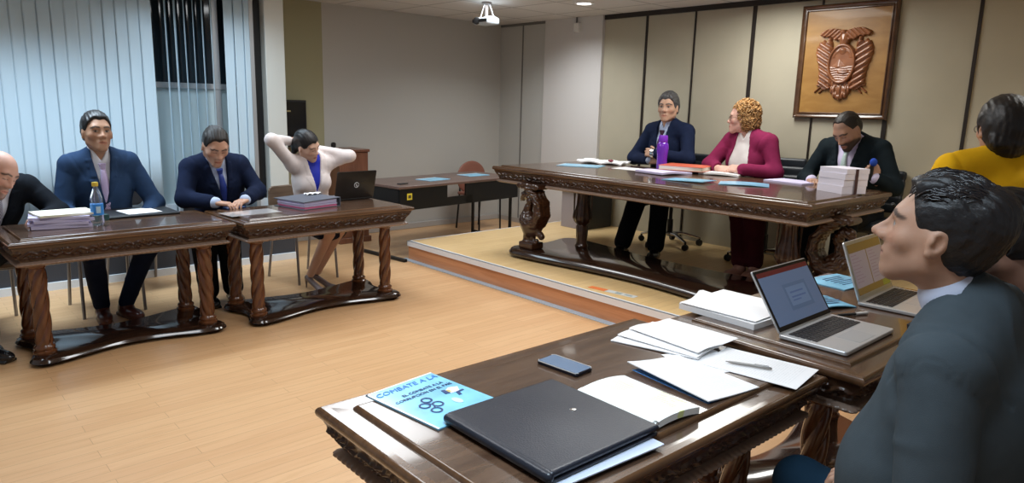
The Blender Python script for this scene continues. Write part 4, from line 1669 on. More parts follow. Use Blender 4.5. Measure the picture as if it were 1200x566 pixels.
def shirt(fig, m, root, h=0.007, t=0.004, cuffs='RL', collar=True, seed=5, name='shirt', cuff_r=0.036, high=0.50, ct=0.0115):
    S = SDF()
    fig.torso(S, t, pelvis=False)
    if collar:
        fig.neckcap(S, ct, 0.006, 0.0, high, r=0.050)
        # front notch of the collar

        def notch(p):
            q = fig.loc(p)
            z = (q[:, 2] - 0.985) * fig.L
            return np.maximum(np.abs(q[:, 0]) * fig.s - 0.002 - np.maximum(z, 0) * 0.55, -(q[:, 1] - 0.02) * fig.s).astype(np.float32) + (z < 0) * 0.05
        S.glob(notch, 0.002, 's')
    for c in cuffs:
        el, wr = (fig.elR, fig.wrR) if c == 'R' else (fig.elL, fig.wrL)
        S.cap(el + (wr - el) * 0.80, el + (wr - el) * 0.99, cuff_r * fig.s, (cuff_r - 0.003) * fig.s, 0)
    return sdf_obj(name, S, h, m, root)


def tie(fig, m, root, u0=0.955, u1=0.38, t=0.008, wtop=0.026, wbot=0.075, dx=0.0):
    mb = MB()
    us = np.linspace(u0 - 0.055, u1, 16)
    P = [fig.front(u, t + 0.006) + fig.r * dx * (u0 - u) for u in us]
    rows = []
    for i, p in enumerate(P):
        fr = i / (len(P) - 1)
        wd = (wtop + (wbot - wtop) * min(1, fr * 1.25)) * fig.s / 2
        rows.append([p - fig.r * wd - fig.f * 0.004, p - fig.r * wd * 0.5 + fig.f * 0.004, p + fig.f * 0.006,
                     p + fig.r * wd * 0.5 + fig.f * 0.004, p + fig.r * wd - fig.f * 0.004])
    vs_ = [q for r_ in rows for q in r_]
    n = 5
    fs = []
    for i in range(len(rows) - 1):
        for k in range(n - 1):
            fs.append((i * n + k, i * n + k + 1, (i + 1) * n + k + 1, (i + 1) * n + k))
    tip = P[-1] - fig.u * 0.03 * fig.s
    vs_.append(tip)
    b = (len(rows) - 1) * n
    for k in range(n - 1):
        fs.append((b + k, b + k + 1, len(vs_) - 1))
    mb.add(vs_, fs)
    # knot
    p = fig.front(u0 - 0.03, t + 0.008)
    a = [p + fig.u * 0.018 * fig.s, p - fig.u * 0.022 * fig.s]
    q0, q1 = a
    for q, w_ in ((q0, 0.021), (q1, 0.014)):
        pass
    w0, w1 = 0.021 * fig.s, 0.013 * fig.s
    V8 = [q0 - fig.r * w0 - fig.f * 0.012, q0 + fig.r * w0 - fig.f * 0.012, q0 + fig.r * w0 * 0.8 + fig.f * 0.012, q0 - fig.r * w0 * 0.8 + fig.f * 0.012,
          q1 - fig.r * w1 - fig.f * 0.012, q1 + fig.r * w1 - fig.f * 0.012, q1 + fig.r * w1 * 0.8 + fig.f * 0.010, q1 - fig.r * w1 * 0.8 + fig.f * 0.010]
    mb.add(V8, [(0, 1, 2, 3), (7, 6, 5, 4), (3, 2, 6, 7), (0, 4, 5, 1), (1, 5, 6, 2), (0, 3, 7, 4)])
    return mb.build('necktie', m, root, angle=60, solid=0.002)


def buttons(fig, m, root, us, t=0.028, x=0.0, r=0.008, name='button'):
    for u in us:
        p = fig.front(u, t, x)
        S = SDF().ell(p, (r, 0.005, r), fig.R)
        sdf_obj(name, S, 0.002, m, root, pad=0.01)


def trousers(fig, m, root, hips, knees, ankles, h=0.010, t=0.014, r=(0.084, 0.068, 0.056), seed=3, name='trousers', end=0.97, amp=0.005):
    S = SDF()
    S.ell(fig.T(0, 0, 0.02), np.array((0.168, 0.128, 0.115)) * fig.s * fig.bulk, fig.R, 0, grow=t)
    legs(S, hips, knees, ankles, r, t, 0.04, fig.s, end)
    if amp:
        S.glob(folds(seed, amp, 18), mode='d')
    return sdf_obj(name, S, h, m, root)


def shoe(root, ankle, fwd, m, floor, s=1.0, h=0.006, name='shoe', heel=0.0):
    a = np.array(ankle, float)
    f = np.array(fwd, float)
    f[2] = 0
    R = frame_from(f, (0, 0, 1))
    o = np.array((a[0], a[1], floor))
    W = lambda x, y, z: o + R @ (np.array((x, y, z)) * s)
    S = SDF()
    if heel:
        S.cap(W(0, -0.045, heel + 0.03), W(0, 0.10, 0.022), 0.026 * s, 0.024 * s, 0)
        S.ell(W(0, 0.135, 0.017), np.array((0.034, 0.055, 0.017)) * s, R, 0.02)
        S.cap(W(0, -0.06, heel + 0.02), W(0, -0.062, 0.006), 0.014 * s, 0.005 * s, 0.004)
    else:
        S.ell(W(0, 0.09, 0.030), np.array((0.046, 0.105, 0.038)) * s, R)
        S.ell(W(0, -0.015, 0.042), np.array((0.038, 0.062, 0.052)) * s, R, 0.04)
        S.ell(W(0, 0.0, 0.075), np.array((0.036, 0.050, 0.038)) * s, R, 0.03)
        S.rbox(W(0, -0.03, 0.012), np.array((0.036, 0.045, 0.013)) * s, 0.008, R, 0.004)
        S.rbox(W(0, 0.09, 0.008), np.array((0.042, 0.085, 0.008)) * s, 0.006, R, 0.006)
    S.glob(lambda p: (p[:, 2] - floor - 0.001), mode='i') if False else None
    S.glob(lambda p: (floor + 0.001 - p[:, 2]).astype(np.float32), 0.0, 'i')
    return sdf_obj(name, S, h, m, root)


def body(name, fig, skin_m, label, hands=(), legs_=None, h=0.005, extra=None, leg_r=None, thin=True, hs=None):
    S = SDF()
    hd = fig.head
    hd.add(S)
    fig.neckcap(S, 0.0, 0.03)
    # trunk and limbs under the clothes, one continuous figure
    s = fig.s
    S.ell(fig.T(0, 0.0, 0.70), np.array((0.125, 0.075, 0.13)) * s, fig.R, 0.05)
    S.cap(fig.T(0, 0, 0.08), fig.T(0, 0, 0.6), 0.085 * s, 0.085 * s, 0.05)
    S.cap(fig.shR, fig.shL, 0.036 * s, None, 0.04)
    arms(fig, S, 'RL', (0.038, 0.032, 0.026), 0.0, 0.02, 1.0)
    if legs_ is not None:
        hips, knees, ankles = legs_
        legs(S, hips, knees, ankles, leg_r or (0.055, 0.042, 0.030), 0, 0.03, s)
        if leg_r is None:
            pass
    for hp in hands:
        hand(S, **hp)
    if extra:
        extra(S)
    V, F = polygonise(S, h)
    base = np.tile(np.array(hd.skin, np.float32), (len(V), 1))
    base *= (1 + 0.05 * wob(V, 30, 3, 2))[:, None]
    C_ = hd.colour(V, base)
    o = np_mesh(name, V, F, skin_m, None, C_)
    tag(o, label, 'person')
    return o


def settle(root, base):
    """put the figure's origin at its base on the floor or seat"""
    b = Vector(base)
    seen = set()
    for o in [root] + list(root.children_recursive):
        if o.type == 'MESH' and o.data.name not in seen:
            seen.add(o.data.name)
            o.data.transform(Matrix.Translation(-b))
    root.location = b


def hair_shell(fig_or_head, m, root, t=0.012, h=0.005, hair_line=(0.084, 0.080), side=(0.024, -0.008), nape=-0.052,
               seed=2, amp=0.003, freq=60, ear=0.034, extra=None, top=0.0, comb=(0.2, 1.0, 0.0), name='hair', k=0.006, post=None):
    hd = fig_or_head
    s, R = hd.s, hd.R
    S = SDF()
    S.ell(hd.w((0, -0.016, 0.038)), np.array((0.073 * hd.wide + t, 0.098 + t, 0.085 + t + top)) * s, R)
    S.ell(hd.w((0, -0.045, -0.005)), np.array((0.060 * hd.wide + t * 0.8, 0.062 + t, 0.062 + t)) * s, R, 0.03 * s)
    if extra:
        extra(S, hd)
    cd = nrm(comb)

    def disp(p):
        q = hd.loc(p)
        # strands: fine ridges across the combing direction
        a = np.cross(cd, (0, 0, 1.0))
        u = q @ a.astype(np.float32)
        st = np.sin(u * freq * 6.28 + 3 * wob(q, 25, seed + 1, 2))
        return ((amp * 0.5 * st + amp * wob(q, 45, seed, 3) + 0.0012 * wob(q, 260, seed + 9, 2)) * s).astype(np.float32)
    S.glob(disp, mode='d')
    (ya, za), (yb, zb) = hair_line, side
    n2 = np.array((za - zb, -(ya - yb)))
    n2 = n2 / np.linalg.norm(n2)

    def face(p):
        q = hd.loc(p)
        # region in front of the hairline, with a slight widow's peak and receding temples
        v = (q[:, 1] - ya) * n2[0] + (q[:, 2] - za) * n2[1]
        v = v - 0.006 * np.cos(np.clip(q[:, 0] / 0.06, -1, 1) * PI * 1.5) * (np.abs(q[:, 0]) < 0.06)
        v = v + 0.0035 * wob(q, 110, seed + 7, 2)
        return (-v * s).astype(np.float32)
    S.glob(face, k * s, 's')
    if nape is not None:
        S.glob(lambda p: ((hd.loc(p)[:, 2] - nape) * s).astype(np.float32), 0.006, 's') if False else S.glob(
            lambda p: ((nape - hd.loc(p)[:, 2]) * s).astype(np.float32), 0.008, 'i')
    if ear:
        for x in (-1, 1):
            S.ell(hd.w((x * 0.085, -0.004, -0.012)), np.array((0.03, ear * 0.78, ear)) * s, R, 0.004, 's')
    if post:
        post(S, hd)
    return sdf_obj(name, S, h, m, root)
# ------------------------------------------------------------------ things on the tables
M['paper'] = mat('white_paper', (0.88, 0.88, 0.89), 0.7)
M['lav'] = mat('lavender_paper', (0.60, 0.56, 0.78), 0.7)
M['ream'] = mat('ream_white', (0.80, 0.77, 0.88), 0.7)
M['cream'] = mat('cream_paper', (0.78, 0.76, 0.62), 0.7)
M['text'] = text_page('printed_page', (0.88, 0.88, 0.89), (0.25, 0.25, 0.28))
M['text_hi'] = text_page('highlighted_page', (0.88, 0.89, 0.86), (0.30, 0.30, 0.30), 0.0075, (0.72, 0.80, 0.25))
M['blue'] = mat('booklet_blue', (0.22, 0.56, 0.80), 0.3, coat=0.3, var=0.25, vscale=9)
M['blue_dark'] = mat('booklet_ink', (0.015, 0.05, 0.16), 0.4)
M['blue_mid'] = mat('booklet_header_ink', (0.05, 0.22, 0.60), 0.4)
M['silver'] = mat('laptop_silver', (0.66, 0.67, 0.68), 0.32, 0.55)
M['key'] = mat('laptop_key', (0.015, 0.015, 0.018), 0.45)


def sheet_mesh(mb, w_, h_, th, curl=lambda u, v: 0.0, nu=12, nv=16, mi=0, off=(0, 0, 0), rz=0.0):
    """a closed sheet or sheaf of given thickness; top follows curl(u,v)"""
    c, s_ = math.cos(rz), math.sin(rz)

    def P(u, v, dz):
        x, y = (u - 0.5) * w_, (v - 0.5) * h_
        return (off[0] + x * c - y * s_, off[1] + x * s_ + y * c, off[2] + curl(u, v) + dz)
    top = lambda u, v: P(u, v, th)
    bot = lambda u, v: P(u, v, 0)
    mb.grid(top, nu, nv, mi)
    mb.grid(bot, nu, nv, mi, flip=True)
    mb.grid(lambda u, v: P(u, 0, v * th), nu, 1, mi)
    mb.grid(lambda u, v: P(u, 1, v * th), nu, 1, mi, flip=True)
    mb.grid(lambda u, v: P(0, u, v * th), nv, 1, mi, flip=True)
    mb.grid(lambda u, v: P(1, u, v * th), nv, 1, mi)


def sheet(name, label, cat, c, w_, h_, th, rz, m, curl=lambda u, v: 0.0, group=None, ang=40):
    mb_ = MB()
    sheet_mesh(mb_, w_, h_, th, curl)
    o = mb_.build(name, m, None, loc=c, rz=rz, angle=ang)
    return tag(o, label, cat, group)


ZL, ZD, ZF, ZG = 0.7325, 0.9555, 0.7105, 0.7305

# --- left tables
z = ZL
bundles = [(0.018, 'lav', 0.02, 'lowest bundle'), (0.015, 'lav', -0.06, 'second bundle from the bottom'), (0.017, 'lav', 0.09, 'middle bundle'),
           (0.014, 'lav', -0.03, 'bundle just under the cream one'), (0.012, 'cream', 0.22, 'cream topmost bundle')]
for i, (th, m_, dr, lb) in enumerate(bundles):
    am = 0.0025
    sheet('document_bundle', ('lavender %s of the paper stack beside the water bottle' % lb) if m_ == 'lav' else 'cream topmost bundle of the paper stack beside the water bottle', 'documents',
          (0.765 + 0.01 * dr * 10, 4.80, z), 0.235, 0.30, th, 1.45 + dr, M[m_], lambda u, v, am=am: am * abs(u - 0.5) * 2 * v, 'bundles in the paper stack')
    z += th + 0.0012
sheet('clip_folder', 'dark green folder edge sticking out of the paper stack near the water bottle', 'folder', (0.985, 4.93, ZL), 0.07, 0.14, 0.035, 0.3, mat('dark_green_card', (0.02, 0.07, 0.07), 0.5))


def sheet_lav():
    pass


t = thing('water_bottle', 'clear plastic water bottle with a blue label and yellow cap on the left table', 'bottle', (0.945, 4.72, ZL))
PET = mat('clear_plastic', (0.92, 0.96, 1.0), 0.06, trans=0.92, ior=1.30)
MB().lathe([(0.028, 0.0), (0.033, 0.006), (0.034, 0.03), (0.032, 0.05), (0.034, 0.07), (0.0335, 0.135), (0.034, 0.15), (0.030, 0.175), (0.020, 0.205), (0.0135, 0.222), (0.0135, 0.236)], n=32).build('bottle_body', PET, t)
MB().lathe([(0.0352, 0.062), (0.0352, 0.128)], n=32).build('label_sleeve', mat('blue_label', (0.04, 0.26, 0.72), 0.35), t)
MB().bx((-0.012, -0.0372, 0.075), (0.012, -0.0352, 0.115)).build('label_mark', mat('label_white', (0.5, 0.72, 0.9), 0.4), t, bevel=0.0006)
MB().lathe([(0.0165, 0.232), (0.0172, 0.235), (0.0172, 0.252), (0.015, 0.256)], n=28).build('cap', mat('yellow_cap', (0.62, 0.45, 0.05), 0.4), t)

t = thing('document_folder', 'black folder lying open in front of the man in the blue suit', 'folder', (1.235, 5.07, ZL), 0.03)
MB().prism(rrect(0.225, 0.185, 0.012), [(0, 0.002), (0.003, 0), (0.012, 0), (0.014, 0.003)]).build('cover', mat('black_card', (0.012, 0.013, 0.016), 0.45), t)
sheet('paper_sheet', 'white sheet lying on the black folder before the man in the blue suit', 'paper', (1.255, 5.055, ZL + 0.0145), 0.21, 0.22, 0.0012, 0.12, M['text'])
sheet('plastic_sleeve', 'clear sleeve of papers at the table edge in front of the man with the phone', 'paper', (1.86, 4.70, ZL), 0.36, 0.20, 0.002, 0.10, mat('sleeve_grey', (0.48, 0.46, 0.46), 0.15, coat=0.5))

t = thing('mobile_phone', 'dark blue phone held under the fingers of the man at the left table', 'phone', (1.845, 4.955, ZL + 0.001), 0.25)
MB().prism(rrect(0.075, 0.037, 0.008), [(0, 0.002), (0.002, 0), (0.007, 0), (0.009, 0.002)]).build('phone_body', mat('phone_blue', (0.02, 0.05, 0.16), 0.25), t)
MB().prism(rrect(0.068, 0.033, 0.004), [(0.009, 0), (0.0094, 0)]).build('screen', mat('phone_screen', (0.10, 0.22, 0.50), 0.1, emit=0.25), t)

t = thing('ring_binder', 'grey ring binder with pink and lavender pages beside the black laptop', 'binder', (2.325, 4.80, ZL), 0.22)
MB().box((0.0, 0, 0.060), (0.335, 0.34, 0.006), euler(0, math.radians(-1.5), 0)).bx((-0.168, -0.17, 0.0), (0.168, 0.17, 0.004)).bx((0.160, -0.17, 0.0), (0.168, 0.17, 0.062)).build('cover', mat('binder_grey', (0.10, 0.11, 0.14), 0.45), t, bevel=0.002)
mb = MB()
for i in range(7):
    sheet_mesh(mb, 0.29 + random.uniform(-0.008, 0.012), 0.30, 0.0065, mi=(1 if i in (0, 1) else 0), off=(-0.008 + random.uniform(-0.004, 0.004), random.uniform(-0.012, -0.004), 0.005 + i * 0.0072), nu=2, nv=2)
mb.build('pages', [M['lav'], mat('pink_divider', (0.62, 0.16, 0.30), 0.6)], t)
sheet('paper_note', 'crumpled white note lying on the grey ring binder', 'paper', (2.42, 4.90, ZL + 0.068), 0.13, 0.05, 0.001, 0.1, M['paper'], lambda u, v: 0.012 * abs(math.sin(u * 9 + v * 4)))


def laptop(name, label, loc, rz, w_, d_, tilt, body, screen_fn, bezel, lid=None, keys=True, sh=None):
    """hinge along local +y edge; lid opens up there, user sits at -y"""
    t_ = thing(name, label, 'laptop', loc, rz)
    MB().prism(rrect(w_ / 2, d_ / 2, 0.012), [(0.0, 0.006), (0.003, 0.0), (0.012, 0.0), (0.0145, 0.002)]).build('base', body, t_)
    if keys:
        nk, nr = 14, 5
        kw, kd = w_ * 0.88 / nk, d_ * 0.44 / nr
        mb_ = MB()
        for r_ in range(nr):
            for k_ in range(nk):
                if r_ == nr - 1 and 3 < k_ < 9:
                    continue
                x = -w_ * 0.44 + kw * (k_ + 0.5)
                y = d_ * 0.40 - kd * (r_ + 0.5)
                mb_.box((x, y, 0.0157), (kw * 0.84, kd * 0.82, 0.0024))
        mb_.box((-w_ * 0.44 + kw * 6.5, d_ * 0.40 - kd * 4.5, 0.0157), (kw * 4.8, kd * 0.82, 0.0024))
        mb_.build('keyboard', M['key'], t_)
        MB().bx((-w_ * 0.16, -d_ * 0.44, 0.0146), (w_ * 0.16, -d_ * 0.10, 0.0151)).build('trackpad', mat('trackpad_grey', (0.55, 0.56, 0.57), 0.3, 0.4), t_)
    sh = sh or d_
    piv = bpy.data.objects.new('lid', None)
    mb_ = MB().prism(rrect(w_ / 2, sh / 2, 0.010), [(0.0, 0.002), (0.001, 0.0), (0.006, 0.0), (0.007, 0.001)])
    mb_.v = [(x, -0.007 + z, y + sh / 2) for x, y, z in mb_.v]
    mb_.v = [(x, -y - 0.007, z) for x, y, z in mb_.v]
    lo_ = mb_.build('lid', lid or body, t_, loc=(0, d_ / 2 - 0.002, 0.012))
    bpy.data.objects.remove(piv)
    lo_.rotation_euler = (-math.radians(tilt), 0, 0)
    bz = MB().bx((-w_ / 2 + 0.003, -0.0012, 0.006), (w_ / 2 - 0.003, 0.0, sh - 0.004)).build('bezel', bezel, lo_, loc=(0, -0.0072, 0))
    screen_fn(lo_, w_, sh)
    return t_, lo_


def scr(parent, rects, mats, y=-0.0090):
    mb_ = MB()
    for i, (x0, z0, x1, z1, mi) in enumerate(rects):
        yy = y - 0.00012 * i
        mb_.quad((x0, yy, z0), (x1, yy, z0), (x1, yy, z1), (x0, yy, z1), mi)
    return mb_.build('screen', mats, parent)


def E(name, c, e=1.0):
    return mat(name, c, 0.25, emit=e * 0.55)


def screen_a(p, w_, h_):
    a, b_ = w_ / 2 - 0.014, h_ - 0.014
    scr(p, [(-a, 0.022, a, b_, 0), (-a, b_ - 0.018, a, b_, 1), (-a * 0.30, 0.060, a * 0.62, b_ - 0.062, 2), (-a * 0.22, 0.075, a * 0.54, b_ - 0.075, 3),
            (-a * 0.12, b_ - 0.100, a * 0.40, b_ - 0.094, 4), (-a * 0.12, b_ - 0.118, a * 0.44, b_ - 0.112, 4), (-a * 0.12, b_ - 0.130, a * 0.20, b_ - 0.125, 4)],
        [E('screen_page', (0.12, 0.17, 0.28), 0.55), E('screen_bar', (0.11, 0.02, 0.02), 0.5), E('screen_shadow', (0.10, 0.15, 0.25), 0.5), E('screen_dialog', (0.13, 0.19, 0.31), 0.58), E('screen_text', (0.08, 0.12, 0.24), 0.7)])


def screen_b(p, w_, h_):
    a, b_ = w_ / 2 - 0.016, h_ - 0.016
    r_ = [(-a, 0.022, a, b_, 0), (-a, 0.05, -0.004, b_ - 0.036, 1), (0.004, 0.05, a, b_ - 0.036, 1), (a * 0.55, 0.022, a, 0.048, 3)]
    for i in range(9):
        zz = b_ - 0.05 - i * 0.014
        r_.append((-a + 0.012, zz, -a + 0.012 + 0.10 * (0.6 + 0.4 * ((i * 7) % 5) / 4), zz + 0.003, 2))
        r_.append((0.018, zz, 0.018 + 0.10 * (0.6 + 0.4 * ((i * 5) % 4) / 3), zz + 0.003, 2))
    scr(p, r_, [E('screen_desktop', (0.17, 0.11, 0.04), 0.5), E('screen_paper', (0.28, 0.24, 0.27), 0.5), E('screen_lines', (0.22, 0.15, 0.19), 0.7), E('screen_green', (0.16, 0.17, 0.03), 0.7)])


def screen_none(p, w_, h_):
    a, b_ = w_ / 2 - 0.014, h_ - 0.014
    scr(p, [(-a, 0.02, a, b_, 0)], [E('screen_white', (0.45, 0.5, 0.6), 0.5)])


lt, lid_ = laptop('laptop', 'black laptop seen from behind in front of the woman in white', (2.765, 5.02, ZL), PI + 0.06, 0.355, 0.235, 14, M['black'], screen_none, M['black'], mat('laptop_black_lid', (0.020, 0.017, 0.016), 0.3), sh=0.225)
mb = MB()
ringp = [(0.020 * math.cos(q * 2 * PI / 24), 0.0075, 0.115 + 0.020 * math.sin(q * 2 * PI / 24)) for q in range(25)]
mb.tube(ringp, 0.0022, 6)
mb.tube([(0.008, 0.0075, 0.128), (0.003, 0.0075, 0.104)], 0.0016, 6)
mb.tube([(0.0035, 0.0075, 0.115), (-0.001, 0.0075, 0.115), (-0.003, 0.0075, 0.106)], 0.0016, 6)
mb.tube([(-0.002, 0.0075, 0.120), (-0.007, 0.0075, 0.098)], 0.0016, 6)
mb.build('emblem', M['alu'], lid_)

laptop('laptop', 'nearer silver laptop with a page and red bar on its screen', (2.452, 0.972, ZG + 0.001), 0.0, 0.405, 0.235, 33, M['silver'], screen_a, mat('bezel_black', (0.010, 0.010, 0.012), 0.2), sh=0.235)
laptop('laptop', 'farther silver laptop showing a two column page, beyond the profile man\'s chin', (3.125, 0.985, ZG + 0.001), 0.04, 0.40, 0.235, 21, M['silver'], screen_b, mat('bezel_silver', (0.50, 0.52, 0.50), 0.3, 0.3), sh=0.25)


# --- blue booklets
def booklet(label, c, w_, h_, rz, detail=0, group='blue booklets', th=0.004, curl=None):
    t_ = thing('booklet', label, 'booklet', c, rz, group)
    mb_ = MB()
    cv = curl or (lambda u, v: 0.0)
    sheet_mesh(mb_, w_, h_, th, cv, nu=8, nv=8)
    mb_.build('cover', M['blue'], t_)
    if not curl:
        mb_ = MB()
        q = w_ / 2
        mb_.bx((-q, h_ / 2 - 0.006, th + 0.0001), (q, h_ / 2, th + 0.0006), 0)
        mb_.bx((-q, -h_ / 2, th + 0.0001), (-q + 0.006, h_ / 2, th + 0.0006), 0)
        mb_.build('white_border', M['paper'], t_)
    return t_


bk = booklet('blue booklet at the corner of the foreground table, half under the leather folder', (1.052, 1.452, ZF), 0.235, 0.29, math.radians(6.5))
text_mesh('heading', 'COMBATE A LA', 0.031, M['blue_mid'], bk, (0.0, 0.112, 0.0052), shear=0.25)
text_mesh('title', 'EL COMBATE A LA', 0.0175, M['blue_dark'], bk, (0.018, 0.065, 0.0052))
text_mesh('title', 'CORRUPCIÓN EN EL PAÍS', 0.0175, M['blue_dark'], bk, (0.004, 0.042, 0.0052))
mb = MB()
for cx, cy in ((-0.025, 0.002), (-0.052, -0.022), (-0.018, -0.036), (-0.046, -0.062)):
    mb.tube([(cx + 0.014 * math.cos(q * PI / 8), cy + 0.014 * math.sin(q * PI / 8), 0.0054) for q in range(17)], 0.0028, 6, flat=0.3)
mb.tube([(-0.04, -0.005, 0.0053), (-0.03, -0.03, 0.0053), (-0.04, -0.05, 0.0053)], 0.0022, 6, flat=0.3)
mb.build('chain_emblem', M['blue_dark'], bk)
mb = MB()
mb.prism([(0.055, -0.01), (0.085, -0.012), (0.10, 0.012), (0.075, 0.024), (0.052, 0.012)], [(0.0045, 0), (0.0052, 0)], 0)
mb.prism([(0.040, -0.004), (0.056, -0.008), (0.056, 0.020), (0.046, 0.022)], [(0.0045, 0), (0.0054, 0)], 1)
mb.prism([(0.055, -0.002), (0.064, -0.004), (0.066, 0.012), (0.057, 0.014)], [(0.0045, 0), (0.0056, 0)], 2)
mb.prism([(0.062, -0.034), (0.072, -0.036), (0.078, -0.020), (0.098, -0.018), (0.098, -0.010), (0.070, -0.012)], [(0.0045, 0), (0.0052, 0)], 1)
mb.build('cover_picture', [M['paper'], M['blue_dark'], mat('ochre_ink', (0.55, 0.42, 0.12), 0.5)], bk)
mb = MB().prism([(0.012 * math.cos(q * PI / 10) + 0.035, 0.02 * math.sin(q * PI / 10) - 0.055) for q in range(20)], [(0.0045, 0), (0.0051, 0)])
mb.build('pale_seal', mat('pale_ink', (0.55, 0.75, 0.85), 0.5), bk)

bl = booklet('open blue leaflet lying between the two silver laptops', (2.83, 1.20, ZG), 0.20, 0.17, math.radians(-25), curl=lambda u, v: 0.010 * math.sin(u * PI))
b2 = booklet('blue leaflet lying left behind the farther silver laptop', (3.27, 1.31, ZG), 0.27, 0.20, math.radians(-8), curl=lambda u, v: 0.004 * math.sin(u * PI))
for q_, n_ in ((bl, 5), (b2, 6)):
    mb = MB()
    for i in range(n_):
        mb.bx((-0.07 + 0.01 * (i % 2), -0.055 + i * 0.021, 0.0155 if q_ is bl else 0.0085), (0.04 + 0.02 * (i % 3), -0.049 + i * 0.021, 0.0160 if q_ is bl else 0.0090))
    mb.build('printed_lines', M['blue_dark'], q_)
booklet('blue booklet alone near the left end of the long platform table', (4.93, 4.47, ZD), 0.27, 0.40, math.radians(25))
booklet('blue booklet on the platform table in front of the red book', (4.68, 3.11, ZD), 0.22, 0.36, math.radians(4), curl=lambda u, v: 0.012 * (1 - v))
booklet('pale blue leaflet on the platform table in front of the woman in the magenta cardigan', (4.86, 2.74, ZD), 0.25, 0.36, math.radians(28), curl=lambda u, v: 0.006 * math.sin(v * PI))
booklet('left blue leaflet on the black side table', (4.22, 5.86, 0.7305), 0.30, 0.21, math.radians(12))
booklet('right blue leaflet on the black side table', (4.88, 6.02, 0.7305), 0.30, 0.21, math.radians(4))

# --- platform table
sheet('paper_pile', 'rumpled white papers on the platform table left of the purple bottle', 'papers', (5.36, 4.56, ZD), 0.30, 0.46, 0.012, 0.35, M['paper'], lambda u, v: 0.016 * abs(math.sin(u * 5 + v * 7)) + 0.02 * (v > 0.6) * (v - 0.6))
tag(SDF and sdf_obj('red_seal', SDF().ell((0, 0, 0), (0.022, 0.03, 0.013)), 0.004, mat('dark_red', (0.22, 0.03, 0.05), 0.5)), 'small dark red object on the rumpled white papers', 'seal').location = (5.30, 4.42, ZD + 0.038)
sheet('loose_papers', 'white sheet with a flat edge beside the foot of the purple bottle', 'papers', (5.10, 3.98, ZD), 0.22, 0.34, 0.003, 0.1, M['text'])
sheet('loose_papers', 'lavender tinted papers under the red book', 'papers', (5.03, 3.60, ZD + 0.0065), 0.36, 0.32, 0.016, -0.15, M['lav'], lambda u, v: 0.006 * math.sin(u * 5))
t = thing('purple_bottle', 'translucent purple sports bottle standing on the platform table', 'bottle', (5.316, 3.832, ZD))
PU = mat('purple_plastic', (0.22, 0.04, 0.62), 0.12, trans=0.35, ior=1.4, coat=0.4)
MB().lathe([(0.040, 0.0), (0.046, 0.006), (0.048, 0.05), (0.046, 0.10), (0.050, 0.15), (0.055, 0.20), (0.050, 0.235), (0.038, 0.25)], n=36).build('flask', PU, t)
MB().lathe([(0.040, 0.25), (0.042, 0.255), (0.041, 0.30), (0.036, 0.312)], n=36, rfun=lambda a_, z: 1 + 0.02 * math.cos(24 * a_)).build('screw_cap', mat('purple_cap', (0.20, 0.03, 0.50), 0.3), t)
t = thing('red_book', 'orange red hardcover book with white page edges on the platform table', 'book', (5.32, 3.57, ZD + 0.0225), 0.25)
MB().bx((-0.16, -0.20, 0), (0.16, 0.20, 0.003)).bx((-0.16, -0.20, 0.036), (0.16, 0.20, 0.040)).bx((0.156, -0.20, 0), (0.16, 0.20, 0.04)).build('cover', mat('red_cover', (0.62, 0.13, 0.07), 0.4), t, bevel=0.001)
MB().bx((-0.153, -0.193, 0.003), (0.156, 0.193, 0.036)).build('pages', M['cream'], t)
sheet('open_notebook', 'white notebook under the clasped hands of the woman in magenta', 'notebook', (5.42, 3.27, ZD), 0.26, 0.34, 0.016, 0.3, M['text'], lambda u, v: 0.010 * math.sin(v * PI))
sheet('envelope_stack', 'low stack of lavender sheets on the platform table left of the tall paper block', 'papers', (5.38, 2.62, ZD), 0.26, 0.34, 0.012, -0.12, M['lav'])
z = ZD
for i in range(4):
    th = (0.052, 0.045, 0.040, 0.034)[i]
    sheet('paper_block', ('lowest', 'second', 'third', 'topmost')[i] + ' block of the tall strapped paper pile before the bearded man', 'paper stack', (5.06 + 0.004 * (i % 2), 2.10 - 0.003 * i, z), 0.20, 0.25, th,
          -0.436 + 0.02 * (i - 1), M['ream'], group='blocks of the tall paper pile')
    z += th + 0.0008
tag(MB().bx((-0.012, -0.0015, 0), (0.012, 0.0, 0.172)).bx((-0.012, -0.0015, 0.1695), (0.012, 0.10, 0.172)).build('elastic_strap', mat('brown_strap', (0.07, 0.03, 0.03), 0.6), loc=(5.004, 1.978, ZD), rz=-0.436),
    'dark brown strap on the corner of the tall paper pile', 'strap')

t = thing('floor_sticker', 'orange and white strip stuck on the platform floor by its edge', 'sticker', (3.885, 3.16, 0.1805), math.radians(-84))
MB().bx((-0.20, -0.03, 0), (-0.055, 0.03, 0.001)).build('orange_part', mat('orange_tape', (0.85, 0.22, 0.06), 0.5), t)
MB().bx((-0.05, -0.032, 0), (0.20, 0.032, 0.001)).build('white_part', mat('white_tape', (0.70, 0.72, 0.70), 0.4), t)
MB().bx((0.03, -0.02, 0.001), (0.08, 0.02, 0.0014)).bx((0.11, -0.015, 0.001), (0.17, 0.012, 0.0014)).build('printed_mark', mat('grey_mark', (0.35, 0.42, 0.40), 0.5), t)

